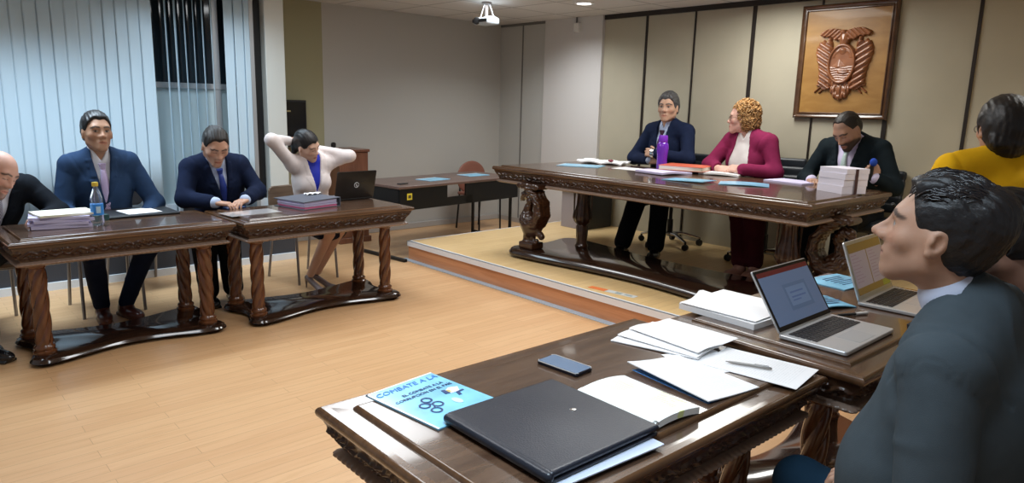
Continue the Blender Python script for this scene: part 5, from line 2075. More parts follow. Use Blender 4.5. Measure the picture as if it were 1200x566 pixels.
# --- foreground table
t = thing('leather_folder', 'large black leather document folder with a snap button', 'folder', (1.172, 1.122, ZF + 0.004), math.radians(-1))
SL = mat('folder_leather', (0.012, 0.016, 0.026), 0.34, bump=0.25, bscale=260, coat=0.1)
S = SDF().rbox((0, 0, 0.019), (0.186, 0.190, 0.0075), 0.007)
S.glob(lambda p: (-0.004 * np.exp(-((p[:, 0] + 0.02) / 0.12) ** 2 - ((p[:, 1]) / 0.12) ** 2)).astype(np.float32), mode='d')
sdf_obj('front_cover', S, 0.0035, SL, t)
MB().prism(rrect(0.186, 0.190, 0.015), [(0, 0.003), (0.002, 0), (0.006, 0), (0.008, 0.002)]).build('back_cover', SL, t)
S = SDF().cap((-0.185, -0.180, 0.0135), (-0.185, 0.180, 0.0135), 0.0125)
S.rbox((-0.166, 0, 0.0135), (0.02, 0.183, 0.0125), 0.010, None, 0.005)
sdf_obj('spine', S, 0.004, SL, t)
MB().bx((-0.16, -0.180, 0.0082), (0.175, 0.175, 0.0118)).build('inner_papers', M['lav'], t)
MB().lathe([(0.0085, 0.0), (0.0095, 0.001), (0.0085, 0.0035), (0.005, 0.005)], n=24).build('snap_button', M['chrome'], t, loc=(0.075, 0.0, 0.0265))
sheet('paper_sheet', 'bluish sheet sticking out beneath the leather folder', 'paper', (1.165, 1.035, ZF), 0.34, 0.26, 0.003, math.radians(-4), mat('blue_white_sheet', (0.60, 0.66, 0.80), 0.6))

t = thing('smartphone', 'smartphone with a painted silver blue sheen lying alone on the foreground table', 'phone', (1.507, 1.398, ZF), math.radians(-86))
MB().prism(rrect(0.080, 0.041, 0.010), [(0, 0.002), (0.002, 0), (0.009, 0), (0.011, 0.002)]).build('phone_body', mat('phone_black', (0.010, 0.012, 0.02), 0.2), t)
MB().prism(rrect(0.076, 0.037, 0.008), [(0.011, 0), (0.0114, 0)]).build('glass', mat('phone_glass_sheen', (0.16, 0.24, 0.36), 0.06, coat=1.0), t)  # bright reflection on the glass is put into its base colour
mb = MB().tube([(0.0795 * math.cos(0) * x, y, 0.0105) for x, y in ((-1, 0.030), (-0.9, 0.0405), (0.9, 0.0405), (1, 0.030))], 0.0016, 6)
mb.tube([(0.0795 * x, y, 0.0105) for x, y in ((-1, -0.030), (-0.9, -0.0405), (0.9, -0.0405), (1, -0.030))], 0.0016, 6)
mb.build('bright_edge', M['silver'], t)

ob = thing('open_book', 'thick open book with yellow highlighted text beside the leather folder', 'book', (1.462, 1.082, ZF), math.radians(-4))
mb = MB()


def book_curl(u, v):
    return 0.010 * math.sin(min(1, u / 0.85) * PI * 0.8)


sheet_mesh(mb, 0.185, 0.27, 0.018, lambda u, v: 0.012 * (1 - (2 * u - 1) ** 2) * 0.8)
mb.build('page_block', M['text_hi'], ob)
mb = MB()
sheet_mesh(mb, 0.06, 0.26, 0.010, lambda u, v: 0.014 * (1 - u) * u * 3, off=(-0.085, 0.0, 0.004))
mb.build('turned_pages', M['text_hi'], ob)
mb = MB().grid(lambda u, v: (-0.088 + 0.03 * math.sin(v * 2.6) * 0.5, -0.14 + u * 0.02, 0.004 + v * 0.022), 2, 8)
mb.build('curled_page', M['paper'], ob, solid=0.0006)

sheet('printed_pages', 'printed pages with a lifted blue edge between the open book and the pen', 'papers', (1.742, 1.098, ZF + 0.001), 0.225, 0.315, 0.003, math.radians(-7), M['text'], lambda u, v: 0.020 * (1 - u) ** 2 * (0.4 + 0.6 * v))
sheet('blue_card', 'thin blue card under the lifted edge of the printed pages', 'card', (1.660, 1.103, ZF), 0.05, 0.29, 0.0006, math.radians(-7), mat('blue_card', (0.10, 0.30, 0.65), 0.5))
sheet('printed_pages', 'lowest printed pages of the fanned spread, corner towards the phone', 'papers', (1.955, 1.345, ZF + 0.0005), 0.22, 0.31, 0.003, math.radians(14), M['text'], lambda u, v: 0.004 * (1 - v) * (1 - u), 'fanned printed pages')
sheet('printed_pages', 'middle printed page of the fanned spread with a tinted stripe', 'papers', (1.985, 1.335, ZF + 0.0085), 0.225, 0.31, 0.0012, math.radians(4), M['text'], lambda u, v: 0.006 * (1 - v) * u + 0.004 * math.sin(u * 6) * (1 - u), 'fanned printed pages')
sheet('printed_pages', 'topmost printed page of the fanned spread beside the other table', 'papers', (2.025, 1.325, ZF + 0.0175), 0.215, 0.305, 0.0012, math.radians(-5), M['text'], lambda u, v: 0.010 * (1 - v) * u + 0.006 * math.sin(u * 6) * (1 - u), 'fanned printed pages')
sheet('printed_pages', 'white page lying under the pen at the table edge', 'papers', (1.990, 1.015, ZF + 0.001), 0.21, 0.30, 0.0015, math.radians(8), M['text'])
sheet('printed_pages', 'white page half hidden between the pen page and the fanned spread', 'papers', (1.900, 1.150, ZF + 0.0005), 0.20, 0.20, 0.0004, math.radians(-18), M['text'])
t = thing('ballpoint_pen', 'slim grey pen lying on the white page', 'pen', (1.962, 1.035, ZF + 0.0085), math.radians(-66))
MB().lathe([(0.0012, -0.07), (0.0035, -0.055), (0.0045, -0.045), (0.0045, 0.06), (0.0035, 0.066), (0.0022, 0.070)], n=14, rot=euler(0, math.radians(90), 0)).build('barrel', mat('pen_grey', (0.28, 0.26, 0.24), 0.3, 0.4), t)
MB().bx((0.015, -0.002, 0.0045), (0.06, 0.002, 0.0065)).build('clip', M['chrome'], t)
t = thing('marker_pen', 'black marker with a silver end lying behind the nearer silver laptop', 'pen', (2.745, 1.045, ZG + 0.0065), math.radians(-24))
MB().lathe([(0.002, -0.075), (0.0045, -0.065), (0.0058, -0.05), (0.0058, 0.02)], n=16, rot=euler(0, math.radians(90), 0)).build('barrel', M['black'], t)
MB().lathe([(0.0064, 0.02), (0.0064, 0.075), (0.005, 0.08)], n=16, rot=euler(0, math.radians(90), 0)).build('cap', M['silver'], t)
t = thing('white_binder', 'thick white stack of bound papers behind the nearer silver laptop', 'papers', (2.445, 1.345, ZG), math.radians(-3))
mb = MB()
sheet_mesh(mb, 0.34, 0.33, 0.022, lambda u, v: 0.0)
mb.build('bound_papers', M['paper'], t)
mb = MB()
sheet_mesh(mb, 0.32, 0.32, 0.002, lambda u, v: 0.004 + 0.028 * math.exp(-((u - 0.45) / 0.12) ** 2) * v, off=(-0.005, 0.01, 0.022), rz=0.06)
mb.build('lifted_sheet', M['paper'], t)
# ------------------------------------------------------------------ the people
SKIN = attr_mat('skin', 0.55, 0.06, 320, 0.06)
HAIR_BLACK = mat('black_hair', (0.010, 0.009, 0.010), 0.42, bump=0.35, bscale=420, stretch=(1, 0.25, 0.25))
HAIR_DARK = mat('dark_brown_hair', (0.014, 0.010, 0.008), 0.45, bump=0.35, bscale=420)
HAIR_GREY = mat('greying_hair', (0.060, 0.058, 0.060), 0.45, bump=0.4, bscale=380, var=0.6, vscale=60)
HAIR_GOLD = mat('reddish_blond_hair', (0.42, 0.23, 0.085), 0.5, bump=0.6, bscale=300, var=0.6, vscale=40)


def cloth(name, c, rough=0.85, var=0.12, bump=0.15):
    return mat(name, c, rough, bump=bump, bscale=500, var=var, vscale=14, sheen=0.0, spec=0.12)


NAVY = cloth('navy_suit', (0.009, 0.015, 0.040))
BLUE = cloth('blue_suit', (0.020, 0.042, 0.092))
BLACKS = cloth('black_suit', (0.006, 0.008, 0.012))
CHAR = cloth('charcoal_green_suit', (0.009, 0.015, 0.019))
GREY = cloth('grey_suit', (0.052, 0.066, 0.076), 0.85, 0.10, 0.2)
SHIRT_B = cloth('pale_blue_shirt', (0.48, 0.56, 0.74), 0.75, 0.03)
SHIRT_W = cloth('white_shirt', (0.66, 0.68, 0.74), 0.75, 0.03)
SHIRT_L = cloth('lavender_shirt', (0.56, 0.51, 0.68), 0.75, 0.03)
SHOE_B = mat('black_shoe', (0.010, 0.010, 0.012), 0.25, coat=0.3)
SHOE_R = mat('brown_shoe', (0.085, 0.022, 0.014), 0.28, coat=0.3)


def tie_mat(name, a, b_, sc=60.0):
    m, nt, b = new_mat(name)
    N, L = nt.nodes, nt.links
    tc = N.new('ShaderNodeTexCoord')
    wv = N.new('ShaderNodeTexWave')
    wv.wave_type = 'BANDS'
    wv.bands_direction = 'DIAGONAL'
    wv.inputs['Scale'].default_value = sc
    L.new(tc.outputs['Object'], wv.inputs['Vector'])
    mx = N.new('ShaderNodeMix')
    mx.data_type = 'RGBA'
    mx.inputs[6].default_value = (*a, 1)
    mx.inputs[7].default_value = (*b_, 1)
    L.new(wv.outputs['Fac'], mx.inputs[0])
    L.new(mx.outputs[2], b.inputs['Base Color'])
    b.inputs['Roughness'].default_value = 0.45
    return m


def seat_legs(fig, ankles, a=0.44, b=0.43, hint=(0, 0, 1), spread=1.0, fw=0.0):
    hips, kn = [], []
    for sg, an in zip((1, -1), ankles):
        h = fig.pelvis + fig.r * fig.hipw * sg * fig.s * spread - np.array((0, 0, 0.015)) + fig.f * fw
        hips.append(np.array(h))
        kn.append(knee_ik(h, an, a * fig.s, b * fig.s, hint))
    return hips, kn, [np.array(q, float) for q in ankles]


def glasses(hd, m, root, lens=True, name='spectacles'):
    mb_ = MB()
    for x in (-1, 1):
        ring = []
        for q in range(21):
            a_ = q * 2 * PI / 20
            ring.append(hd.w((x * 0.033 + 0.023 * math.cos(a_), 0.097 - 0.10 * abs(0.023 * math.cos(a_) + 0.033 - 0.01), 0.002 + 0.017 * math.sin(a_))))
        mb_.tube(ring, 0.0016 * hd.s, 6)
        mb_.tube([hd.w((x * 0.056, 0.090, 0.008)), hd.w((x * 0.074 * hd.wide, 0.06, 0.009)), hd.w((x * 0.080 * hd.wide, 0.0, 0.010)), hd.w((x * 0.079 * hd.wide, -0.02, -0.002))], 0.0016 * hd.s, 6)
    mb_.tube([hd.w((-0.011, 0.099, 0.006)), hd.w((0, 0.101, 0.009)), hd.w((0.011, 0.099, 0.006))], 0.0016 * hd.s, 6)
    return mb_.build(name, m, root)


# ---- man in the blue suit, left table
hd = Head((1.100, 5.30, 1.250), frame_from((0.10, -1, 0.10), (0.03, 0, 1)), 1.06, stubble=0.10, skin=(0.40, 0.22, 0.135), gaze=(0.002, 0.0), iris=(0.02, 0.012, 0.008), wide=1.0, jaw=0.88)
fg = Figure((1.12, 5.42, 0.55), (0.935, 5.36, 1.035), (1.285, 5.34, 1.045), (0.865, 5.30, 0.755), (1.415, 5.27, 0.765), (0.975, 5.06, 0.645), (1.245, 5.06, 0.640), hd, s=1.06, bulk=1.05)
lg = seat_legs(fg, [(1.030, 5.25, 0.09), (1.170, 5.22, 0.09)])
lg[1][0] = np.array((0.955, 5.00, 0.50))
lg[1][1] = np.array((1.265, 4.99, 0.50))
p = body('person', fg, SKIN, 'man in a blue suit and purple patterned tie, head held high, behind the water bottle', legs_=lg,
         hands=[dict(wrist=fg.wrR, fdir=(0.5, -0.8, -0.1), dorsal=(0, 0, 1), right=True, s=1.0, curl=0.3), dict(wrist=fg.wrL, fdir=(-0.5, -0.8, -0.1), dorsal=(0, 0, 1), right=False, s=1.0, curl=0.3)])
hair_shell(hd, HAIR_BLACK, p, t=0.011, top=0.010, hair_line=(0.074, 0.092), side=(0.020, 0.0), amp=0.0025, freq=60)
jacket(fg, BLUE, p, seed=11, button=0.48, vtop=0.043)
shirt(fg, SHIRT_W, p, high=0.60)
tie(fg, tie_mat('purple_tie', (0.34, 0.24, 0.46), (0.60, 0.52, 0.70), 45), p)
trousers(fg, NAVY, p, *lg, seed=12, r=(0.074, 0.052, 0.038), t=0.010)
for a_, d in zip(lg[2], ((-0.1, -1, 0), (0.25, -1, 0))):
    shoe(p, a_, d, SHOE_R, 0.0, 1.05)
settle(p, (1.12, 5.42, 0.46))
stack_chair((1.12, 5.50, 0), PI, 'metal legged chair under the man in the blue suit')

# ---- man with phone
hd = Head((1.800, 5.13, 1.160), frame_from((-0.05, -1, -0.62), (0.0, -0.1, 1)), 1.05, stubble=0.18, skin=(0.52, 0.30, 0.21), lids='down', wide=1.02)
fg = Figure((1.93, 5.46, 0.55), (1.665, 5.30, 0.995), (2.030, 5.29, 1.005), (1.590, 5.19, 0.790), (2.105, 5.17, 0.815), (1.735, 4.995, 0.775), (1.945, 5.01, 0.778), hd, s=1.05, bulk=1.08)
lg = seat_legs(fg, [(1.72, 5.20, 0.09), (1.90, 5.20, 0.09)])
p = body('person', fg, SKIN, 'man in a navy suit with a bright blue tie bent over his phone', legs_=lg,
         hands=[dict(wrist=fg.wrR, fdir=(0.75, -0.62, -0.10), dorsal=(0.1, -0.1, 1), right=True, s=1.0, curl=0.28, thumb=0.2), dict(wrist=fg.wrL, fdir=(-0.75, -0.60, -0.10), dorsal=(-0.1, -0.1, 1), right=False, s=1.0, curl=0.28, thumb=0.2)])
hair_shell(hd, HAIR_DARK, p, t=0.009, hair_line=(0.070, 0.094), side=(0.022, -0.006), amp=0.003)
jacket(fg, NAVY, p, seed=21, button=0.46, vtop=0.048, slv=0.80, arm_r=(0.064, 0.058, 0.047))
shirt(fg, SHIRT_B, p, high=0.6, cuff_r=0.040)
tie(fg, mat('blue_tie', (0.025, 0.050, 0.26), 0.45), p)
trousers(fg, BLACKS, p, *lg, seed=22)
for a_ in lg[2]:
    shoe(p, a_, (-0.1, -1, 0), SHOE_B, 0.0, 1.05)
settle(p, (1.93, 5.46, 0.46))
stack_chair((1.94, 5.54, 0), PI, 'black backed chair under the man with the phone', dark=True)
stack_chair((1.50, 5.98, 0), PI + 0.2, 'empty black backed chair by the blinds between the two suited men', dark=True, top=0.86, w_=0.12)

# ---- woman in white blazer
hd = Head((2.575, 5.29, 1.140), frame_from((0.55, -1, -0.50), (-0.30, -0.1, 1)), 0.98, fem=True, skin=(0.66, 0.41, 0.30), lids='down', lip=(0.42, 0.12, 0.11), jaw=0.85, nose=0.9, wide=0.97)
fg = Figure((2.665, 5.44, 0.54), (2.475, 5.36, 0.990), (2.785, 5.36, 0.985), (2.285, 5.30, 1.190), (2.925, 5.24, 1.050), (2.495, 5.42, 1.170), (2.700, 5.42, 1.105), hd, s=0.97, bulk=0.92, bust=0.75)
lg = seat_legs(fg, [(2.490, 5.12, 0.13), (2.575, 5.17, 0.13)], spread=0.8)
lg[1][0] = np.array((2.570, 4.96, 0.475))
lg[1][1] = np.array((2.680, 5.00, 0.480))
p = body('person', fg, SKIN, 'woman in a white blazer and blue top with both hands behind her tilted head', legs_=lg, leg_r=(0.072, 0.050, 0.032),
         hands=[dict(wrist=fg.wrR, fdir=(0.8, 0.30, 0.05), dorsal=(-0.1, 0.7, 0.6), right=True, s=0.92, curl=0.25), dict(wrist=fg.wrL, fdir=(-0.8, 0.25, 0.35), dorsal=(0.3, 0.8, 0.5), right=False, s=0.92, curl=0.25)])


def bun(S_, h_):
    S_.ell(h_.w((0, -0.10, -0.035)), (0.052, 0.050, 0.058), h_.R, 0.03)
    S_.cap(h_.w((0.02, -0.10, -0.05)), h_.w((0.05, -0.085, -0.10)), 0.030, 0.018, 0.02)


hair_shell(hd, HAIR_BLACK, p, t=0.010, hair_line=(0.080, 0.082), side=(0.020, -0.020), amp=0.0018, freq=70, extra=bun, nape=-0.11, ear=0.026)
WHITE = cloth('white_blazer', (0.74, 0.66, 0.64), 0.8, 0.03)
jacket(fg, WHITE, p, seed=31, button=0.47, vtop=0.052, arm_r=(0.055, 0.048, 0.036), t=0.016, lapel=0.062, lapel_t=0.0035, name='blazer', amp=0.003)
shirt(fg, mat('royal_blue_top', (0.012, 0.025, 0.40), 0.5), p, collar=False, cuffs='', name='blue_top')
buttons(fg, M['black'], p, (0.36,), 0.024, -0.035, 0.011)
buttons(fg, M['black'], p, (0.36,), 0.024, 0.035, 0.011)
Sk = SDF().ell(fg.T(0, 0, 0.0), np.array((0.175, 0.135, 0.12)), fg.R)
for h_, k_ in zip(lg[0], lg[1]):
    Sk.cap(np.array(h_), np.array(h_) + (np.array(k_) - np.array(h_)) * 0.92, 0.098, 0.078, 0.07)
sdf_obj('skirt', Sk, 0.009, cloth('dark_skirt', (0.012, 0.014, 0.030)), p)
HEEL = mat('grey_heels', (0.20, 0.16, 0.16), 0.35)
for a_, d in zip(lg[2], ((0.25, -1, 0), (0.55, -0.85, 0))):
    shoe(p, a_, d, HEEL, 0.0, 0.92, heel=0.07)
settle(p, (2.665, 5.44, 0.45))
stack_chair((2.63, 5.52, 0), PI + 0.15, 'brown backed chair with metal legs under the woman in the white blazer', top=0.78)

# ---- bald man at the far left
hd = Head((0.505, 4.95, 1.040), frame_from((0.55, -0.75, -0.42), (0.30, 0.1, 1)), 1.06, beard=0.55, skin=(0.58, 0.33, 0.25), brow=(0.06, 0.04, 0.03), lids='down', wide=1.03,
          scalp=None)
fg = Figure((0.38, 5.34, 0.54), (0.295, 5.14, 0.905), (0.680, 5.24, 0.925), (0.26, 4.98, 0.665), (0.815, 5.12, 0.765), (0.30, 4.82, 0.70), (0.72, 5.00, 0.765), hd, s=1.06, bulk=1.05)
lg = seat_legs(fg, [(0.33, 4.80, 0.09), (0.36, 4.95, 0.09)])
p = body('person', fg, SKIN, 'bald bearded man in a black suit leaning in at the left edge of the photo', legs_=lg,
         hands=[dict(wrist=fg.wrR, fdir=(0.5, -0.6, 0), dorsal=(0, 0, 1), right=True, curl=0.35), dict(wrist=fg.wrL, fdir=(-0.6, -0.7, 0), dorsal=(0, 0, 1), right=False, curl=0.35)])
jacket(fg, BLACKS, p, seed=41)
shirt(fg, SHIRT_W, p)
tie(fg, tie_mat('striped_tie', (0.05, 0.05, 0.09), (0.55, 0.55, 0.62), 40), p)
trousers(fg, BLACKS, p, *lg, seed=42)
for a_, d in zip(lg[2], ((0.6, -0.8, 0), (0.2, -1, 0))):
    shoe(p, a_, d, SHOE_B, 0.0, 1.05)
settle(p, (0.42, 5.34, 0.45))
stack_chair((0.40, 5.42, 0), PI, 'chair under the bald man at the left edge')

DZ = 0.18
# ---- man with folded arms on the platform
hd = Head((5.70, 4.077, 1.512), frame_from((-1, -0.30, 0.02), (0, 0.02, 1)), 1.13, stubble=0.06, skin=(0.47, 0.28, 0.19), brow=(0.03, 0.028, 0.028), iris=(0.03, 0.02, 0.015), wide=1.0, lids='open')
fg = Figure((5.84, 4.10, 0.71), (5.80, 4.325, 1.285), (5.76, 3.880, 1.290), (5.68, 4.435, 1.010), (5.62, 3.760, 1.040), (5.555, 4.155, 1.015), (5.515, 4.065, 1.085), hd, s=1.12, bulk=1.08)
lg = seat_legs(fg, [(5.03, 4.005, DZ + 0.10), (5.13, 3.710, DZ + 0.10)], a=0.46, b=0.45, hint=(-0.4, 0, 1))
p = body('person', fg, SKIN, 'grey haired man in a navy suit sitting with folded arms behind the purple bottle', legs_=lg,
         hands=[dict(wrist=fg.wrR, fdir=(0.05, -1, 0.05), dorsal=(-1, 0, 0.3), right=True, s=1.1, curl=0.75), dict(wrist=fg.wrL, fdir=(0.0, 1, 0.05), dorsal=(-1, 0, 0.3), right=False, s=1.1, curl=0.5)])
hair_shell(hd, HAIR_GREY, p, t=0.014, top=0.010, hair_line=(0.078, 0.090), side=(0.024, -0.012), amp=0.004, freq=45)
jacket(fg, NAVY, p, seed=51, button=0.44, vtop=0.052)
shirt(fg, SHIRT_B, p, high=0.58, cuff_r=0.040)
tie(fg, mat('dark_wine_tie', (0.045, 0.012, 0.030), 0.45), p)
MB().lathe([(0.041, -0.018), (0.046, -0.014), (0.046, 0.014), (0.041, 0.018)], n=20, rot=euler(math.radians(90), 0, 0)).build('wristwatch', M['chrome'], p, loc=tuple(fg.wrL + (0.0, 0.012, 0.0)))
trousers(fg, BLACKS, p, *lg, seed=52)
for a_, d in zip(lg[2], ((-1, -0.35, 0), (-1, -0.5, 0))):
    shoe(p, a_, d, SHOE_B, DZ, 1.12)
settle(p, (5.84, 4.10, 0.60))
office_chair((5.74, 3.99, DZ), PI / 2 - 0.15, 'black office chair with chrome base under the man with folded arms', back_w=0.27, back_top=0.88)

# ---- woman in magenta cardigan
hd = Head((5.65, 3.256, 1.440), frame_from((-0.45, 1, -0.05), (-0.05, 0.0, 1)), 1.08, fem=True, skin=(0.62, 0.36, 0.285), brow=(0.16, 0.09, 0.05), lip=(0.45, 0.10, 0.11), jaw=1.02, nose=1.0, wide=1.03)
fg = Figure((5.82, 3.16, 0.70), (5.74, 3.395, 1.240), (5.655, 2.985, 1.240), (5.62, 3.520, 1.010), (5.60, 2.880, 1.000), (5.435, 3.310, 1.005), (5.430, 3.110, 1.015), hd, s=1.08, bulk=1.12, bust=1.15, belly=0.02)
lg = seat_legs(fg, [(5.125, 2.865, DZ + 0.10), (5.165, 2.760, DZ + 0.10)], a=0.45, b=0.44, hint=(-0.4, 0, 1), spread=0.8)
p = body('person', fg, SKIN, 'woman with curly reddish blond hair in a magenta cardigan and white blouse', legs_=lg,
         hands=[dict(wrist=fg.wrR, fdir=(-0.15, -0.95, 0.0), dorsal=(-0.6, 0.1, 0.75), right=True, s=1.0, curl=0.5), dict(wrist=fg.wrL, fdir=(-0.05, 0.95, 0.05), dorsal=(-0.7, 0.0, 0.7), right=False, s=1.0, curl=0.45)])
Sh = SDF()
Sh.ell(hd.w((0, -0.030, 0.048)), (0.092, 0.106, 0.102), hd.R)
Sh.ell(hd.w((0, -0.050, -0.035)), (0.090, 0.080, 0.085), hd.R, 0.04)
Sh.glob(lambda q: (0.007 * wob(q, 90, 9, 3)).astype(np.float32), mode='d')
Sh.glob(lambda q: np.maximum(np.maximum(0.030 - hd.loc(q)[:, 1], hd.loc(q)[:, 2] - 0.066), np.abs(hd.loc(q)[:, 0]) - 0.2).astype(np.float32), 0.008, 's')
sdf_obj('curly_hair', Sh, 0.006, HAIR_GOLD, p)
rs = np.random.RandomState(5)
mb = MB()
for i in range(900):
    d = rs.randn(3)
    d /= np.linalg.norm(d)
    q = np.array((0, -0.032, 0.040)) + d * np.array((0.095, 0.108, 0.108))
    if i % 2:
        q = np.array((0, -0.052, -0.022)) + d * np.array((0.096, 0.086, 0.094))
        if q[2] > 0.04:
            continue
    if (q[1] > 0.030 and q[2] < 0.080) or q[2] < -0.115:
        continue
    ax_ = nrm(np.cross(d, rs.randn(3)) + np.array((0, -0.2, -0.6)))
    e1 = nrm(np.cross(ax_, d))
    e2 = np.cross(ax_, e1)
    R0 = rs.uniform(0.006, 0.011)
    Ln = rs.uniform(0.02, 0.045)
    pts = [hd.w(q + ax_ * Ln * (k_ / 13 - 0.5) + (e1 * math.cos(k_ * 0.85) + e2 * math.sin(k_ * 0.85)) * R0) for k_ in range(14)]
    mb.tube(pts, [0.0022 + 0.0030 * math.sin(PI * (k_ + 0.5) / 14) for k_ in range(14)], 5, cap=False)
mb.build('hair_curls', HAIR_GOLD, p, angle=180)
MAG = cloth('magenta_cardigan', (0.20, 0.018, 0.066), 0.85, 0.10)
jacket(fg, MAG, p, seed=61, openw=0.135, vtop=0.075, lapel=0.0, name='cardigan', arm_r=(0.066, 0.060, 0.046), amp=0.006, collar=False, hem=0.04)
shirt(fg, cloth('white_blouse', (0.66, 0.63, 0.62), 0.8, 0.03), p, collar=True, high=0.34, cuffs='', t=0.008, name='blouse')
glasses(hd, mat('dark_frame', (0.03, 0.015, 0.015), 0.3), p)
trousers(fg, cloth('maroon_trousers', (0.060, 0.010, 0.016)), p, *lg, seed=62, r=(0.098, 0.074, 0.050), end=0.93)
for a_, d in zip(lg[2], ((-1, 0.1, 0), (-1, -0.1, 0))):
    shoe(p, a_, d, mat('tan_shoe', (0.42, 0.24, 0.20), 0.4), DZ, 1.0)
settle(p, (5.82, 3.16, 0.60))
office_chair((5.74, 2.99, DZ), PI / 2 + 0.3, 'black ribbed office chair behind the woman in magenta', back_w=0.25, back_top=0.90)

# ---- bearded man with head bowed
hd = Head((5.60, 2.325, 1.372), frame_from((-0.88, 0.22, -0.72), (-0.2, 0.16, 1)), 1.13, beard=0.92, skin=(0.40, 0.225, 0.150), brow=(0.014, 0.010, 0.009), lids='down', wide=1.0,
          scalp=lambda q: (smooth(0.060, 0.085, q[:, 2] - 0.2 * q[:, 1] + 0.02) * 0.45, (0.10, 0.06, 0.045)))
fg = Figure((5.86, 2.30, 0.70), (5.80, 2.555, 1.225), (5.74, 2.105, 1.235), (5.72, 2.670, 0.965), (5.64, 1.955, 0.965), (5.50, 2.520, 0.975), (5.475, 2.030, 1.035), hd, s=1.12, bulk=1.08)
lg = seat_legs(fg, [(5.20, 2.45, DZ + 0.10), (5.20, 2.12, DZ + 0.10)], a=0.46, b=0.45, hint=(-0.4, 0, 1))
p = body('person', fg, SKIN, 'bearded balding man in a black suit and pale green tie behind the tall paper pile', legs_=lg,
         hands=[dict(wrist=fg.wrR, fdir=(-0.7, -0.6, 0.0), dorsal=(0, 0, 1), right=True, s=1.1, curl=0.3), dict(wrist=fg.wrL, fdir=(-0.15, 0.35, 0.9), dorsal=(-0.75, -0.55, 0.1), right=False, s=1.1, curl=0.85, thumb=0.8)])


hair_shell(hd, HAIR_DARK, p, t=0.0045, hair_line=(0.048, 0.108), side=(0.016, -0.02), amp=0.0012)
jacket(fg, CHAR, p, seed=71, button=0.36, vtop=0.07)
shirt(fg, SHIRT_L, p, high=0.55, cuff_r=0.042)
tie(fg, tie_mat('green_tie', (0.30, 0.42, 0.40), (0.52, 0.62, 0.60), 30), p)
trousers(fg, BLACKS, p, *lg, seed=72)
for a_ in lg[2]:
    shoe(p, a_, (-1, 0, 0), SHOE_B, DZ, 1.1)
settle(p, (5.86, 2.30, 0.60))
office_chair((5.84, 2.28, DZ), PI / 2, 'black office chair under the bearded man', back_w=0.25, back_top=0.86)
t = thing('microphone', 'hand microphone with a blue foam head in the fist of the bearded man', 'microphone', (5.445, 2.055, 1.02))
sdf_obj('foam_head', SDF().ell((0, -0.008, 0.135), (0.026, 0.026, 0.031)), 0.004, mat('blue_foam', (0.015, 0.065, 0.42), 0.9, bump=0.4, bscale=300), t)
MB().lathe([(0.010, 0.0), (0.013, 0.02), (0.015, 0.11)], n=16).build('handle', M['black'], t)

# ---- woman in yellow seen from behind
hd = Head((3.95, 0.930, 1.447), frame_from((0.78, 0.72, -0.06), (0, 0, 1)), 1.15, fem=True, skin=(0.42, 0.24, 0.165), wide=1.0)
fg = Figure((3.93, 0.85, 0.68), (4.15, 0.735, 1.268), (3.765, 1.065, 1.262), (4.24, 0.60, 0.98), (3.93, 1.19, 0.99), (4.45, 0.78, 0.82), (4.12, 1.25, 0.80), hd, s=1.10, bulk=1.15)
lg = seat_legs(fg, [(4.50, 0.80, DZ + 0.09), (4.38, 1.02, DZ + 0.09)])
p = body('person', fg, SKIN, 'woman in a mustard yellow top with black bobbed hair seen from behind', legs_=lg,
         hands=[dict(wrist=fg.wrR, fdir=(0.8, 0.5, 0), dorsal=(0, 0, 1), right=True), dict(wrist=fg.wrL, fdir=(0.9, 0.2, 0), dorsal=(0, 0, 1), right=False)])


def bob(S_, h_):
    s = h_.s
    S_.ell(h_.w((0, -0.035, 0.02)), np.array((0.092, 0.105, 0.105)) * s, h_.R, 0.03)
    S_.ell(h_.w((0, -0.055, -0.055)), np.array((0.075, 0.062, 0.070)) * s, h_.R, 0.03)
    rs_ = np.random.RandomState(8)
    for i in range(60):
        x = rs_.uniform(-0.075, 0.075)
        y0 = -0.06 - 0.05 * math.sqrt(max(0, 1 - (x / 0.085) ** 2))
        l_ = rs_.uniform(0.03, 0.066)
        S_.chain([h_.w((x, y0 + 0.01, -0.03)), h_.w((x * 1.05, y0, -0.03 - l_ * 0.6)), h_.w((x * 1.08 + rs_.uniform(-0.01, 0.01), y0 + 0.012, -0.03 - l_))], [0.016 * s, 0.012 * s, 0.003 * s], 0.006)


hair_shell(hd, HAIR_BLACK, p, t=0.016, top=0.004, hair_line=(0.088, 0.078), side=(0.030, -0.040), amp=0.0022, freq=55, extra=bob, nape=-0.15, ear=0.024, h=0.006)
YEL = cloth('mustard_top', (0.80, 0.46, 0.014), 0.85, 0.06)
jacket(fg, YEL, p, seed=81, vtop=0.0, lapel=0.0, name='yellow_top', collar=False, t=0.014, amp=0.006, arm_r=(0.064, 0.055, 0.042), h=0.009)
Sc = SDF()
fg.neckcap(Sc, 0.020, 0.0, 0.02, 0.20)
sdf_obj('neckband', Sc, 0.006, YEL, p)
trousers(fg, BLACKS, p, *lg, seed=82)
for a_ in lg[2]:
    shoe(p, a_, (1, 0.3, 0), SHOE_B, DZ, 1.05)
glasses(hd, mat('thin_frame', (0.10, 0.10, 0.12), 0.3, 0.5), p)
settle(p, (4.02, 0.78, 0.56))
office_chair((3.905, 0.83, DZ), -0.74, 'office chair under the woman in yellow', back_top=0.82)

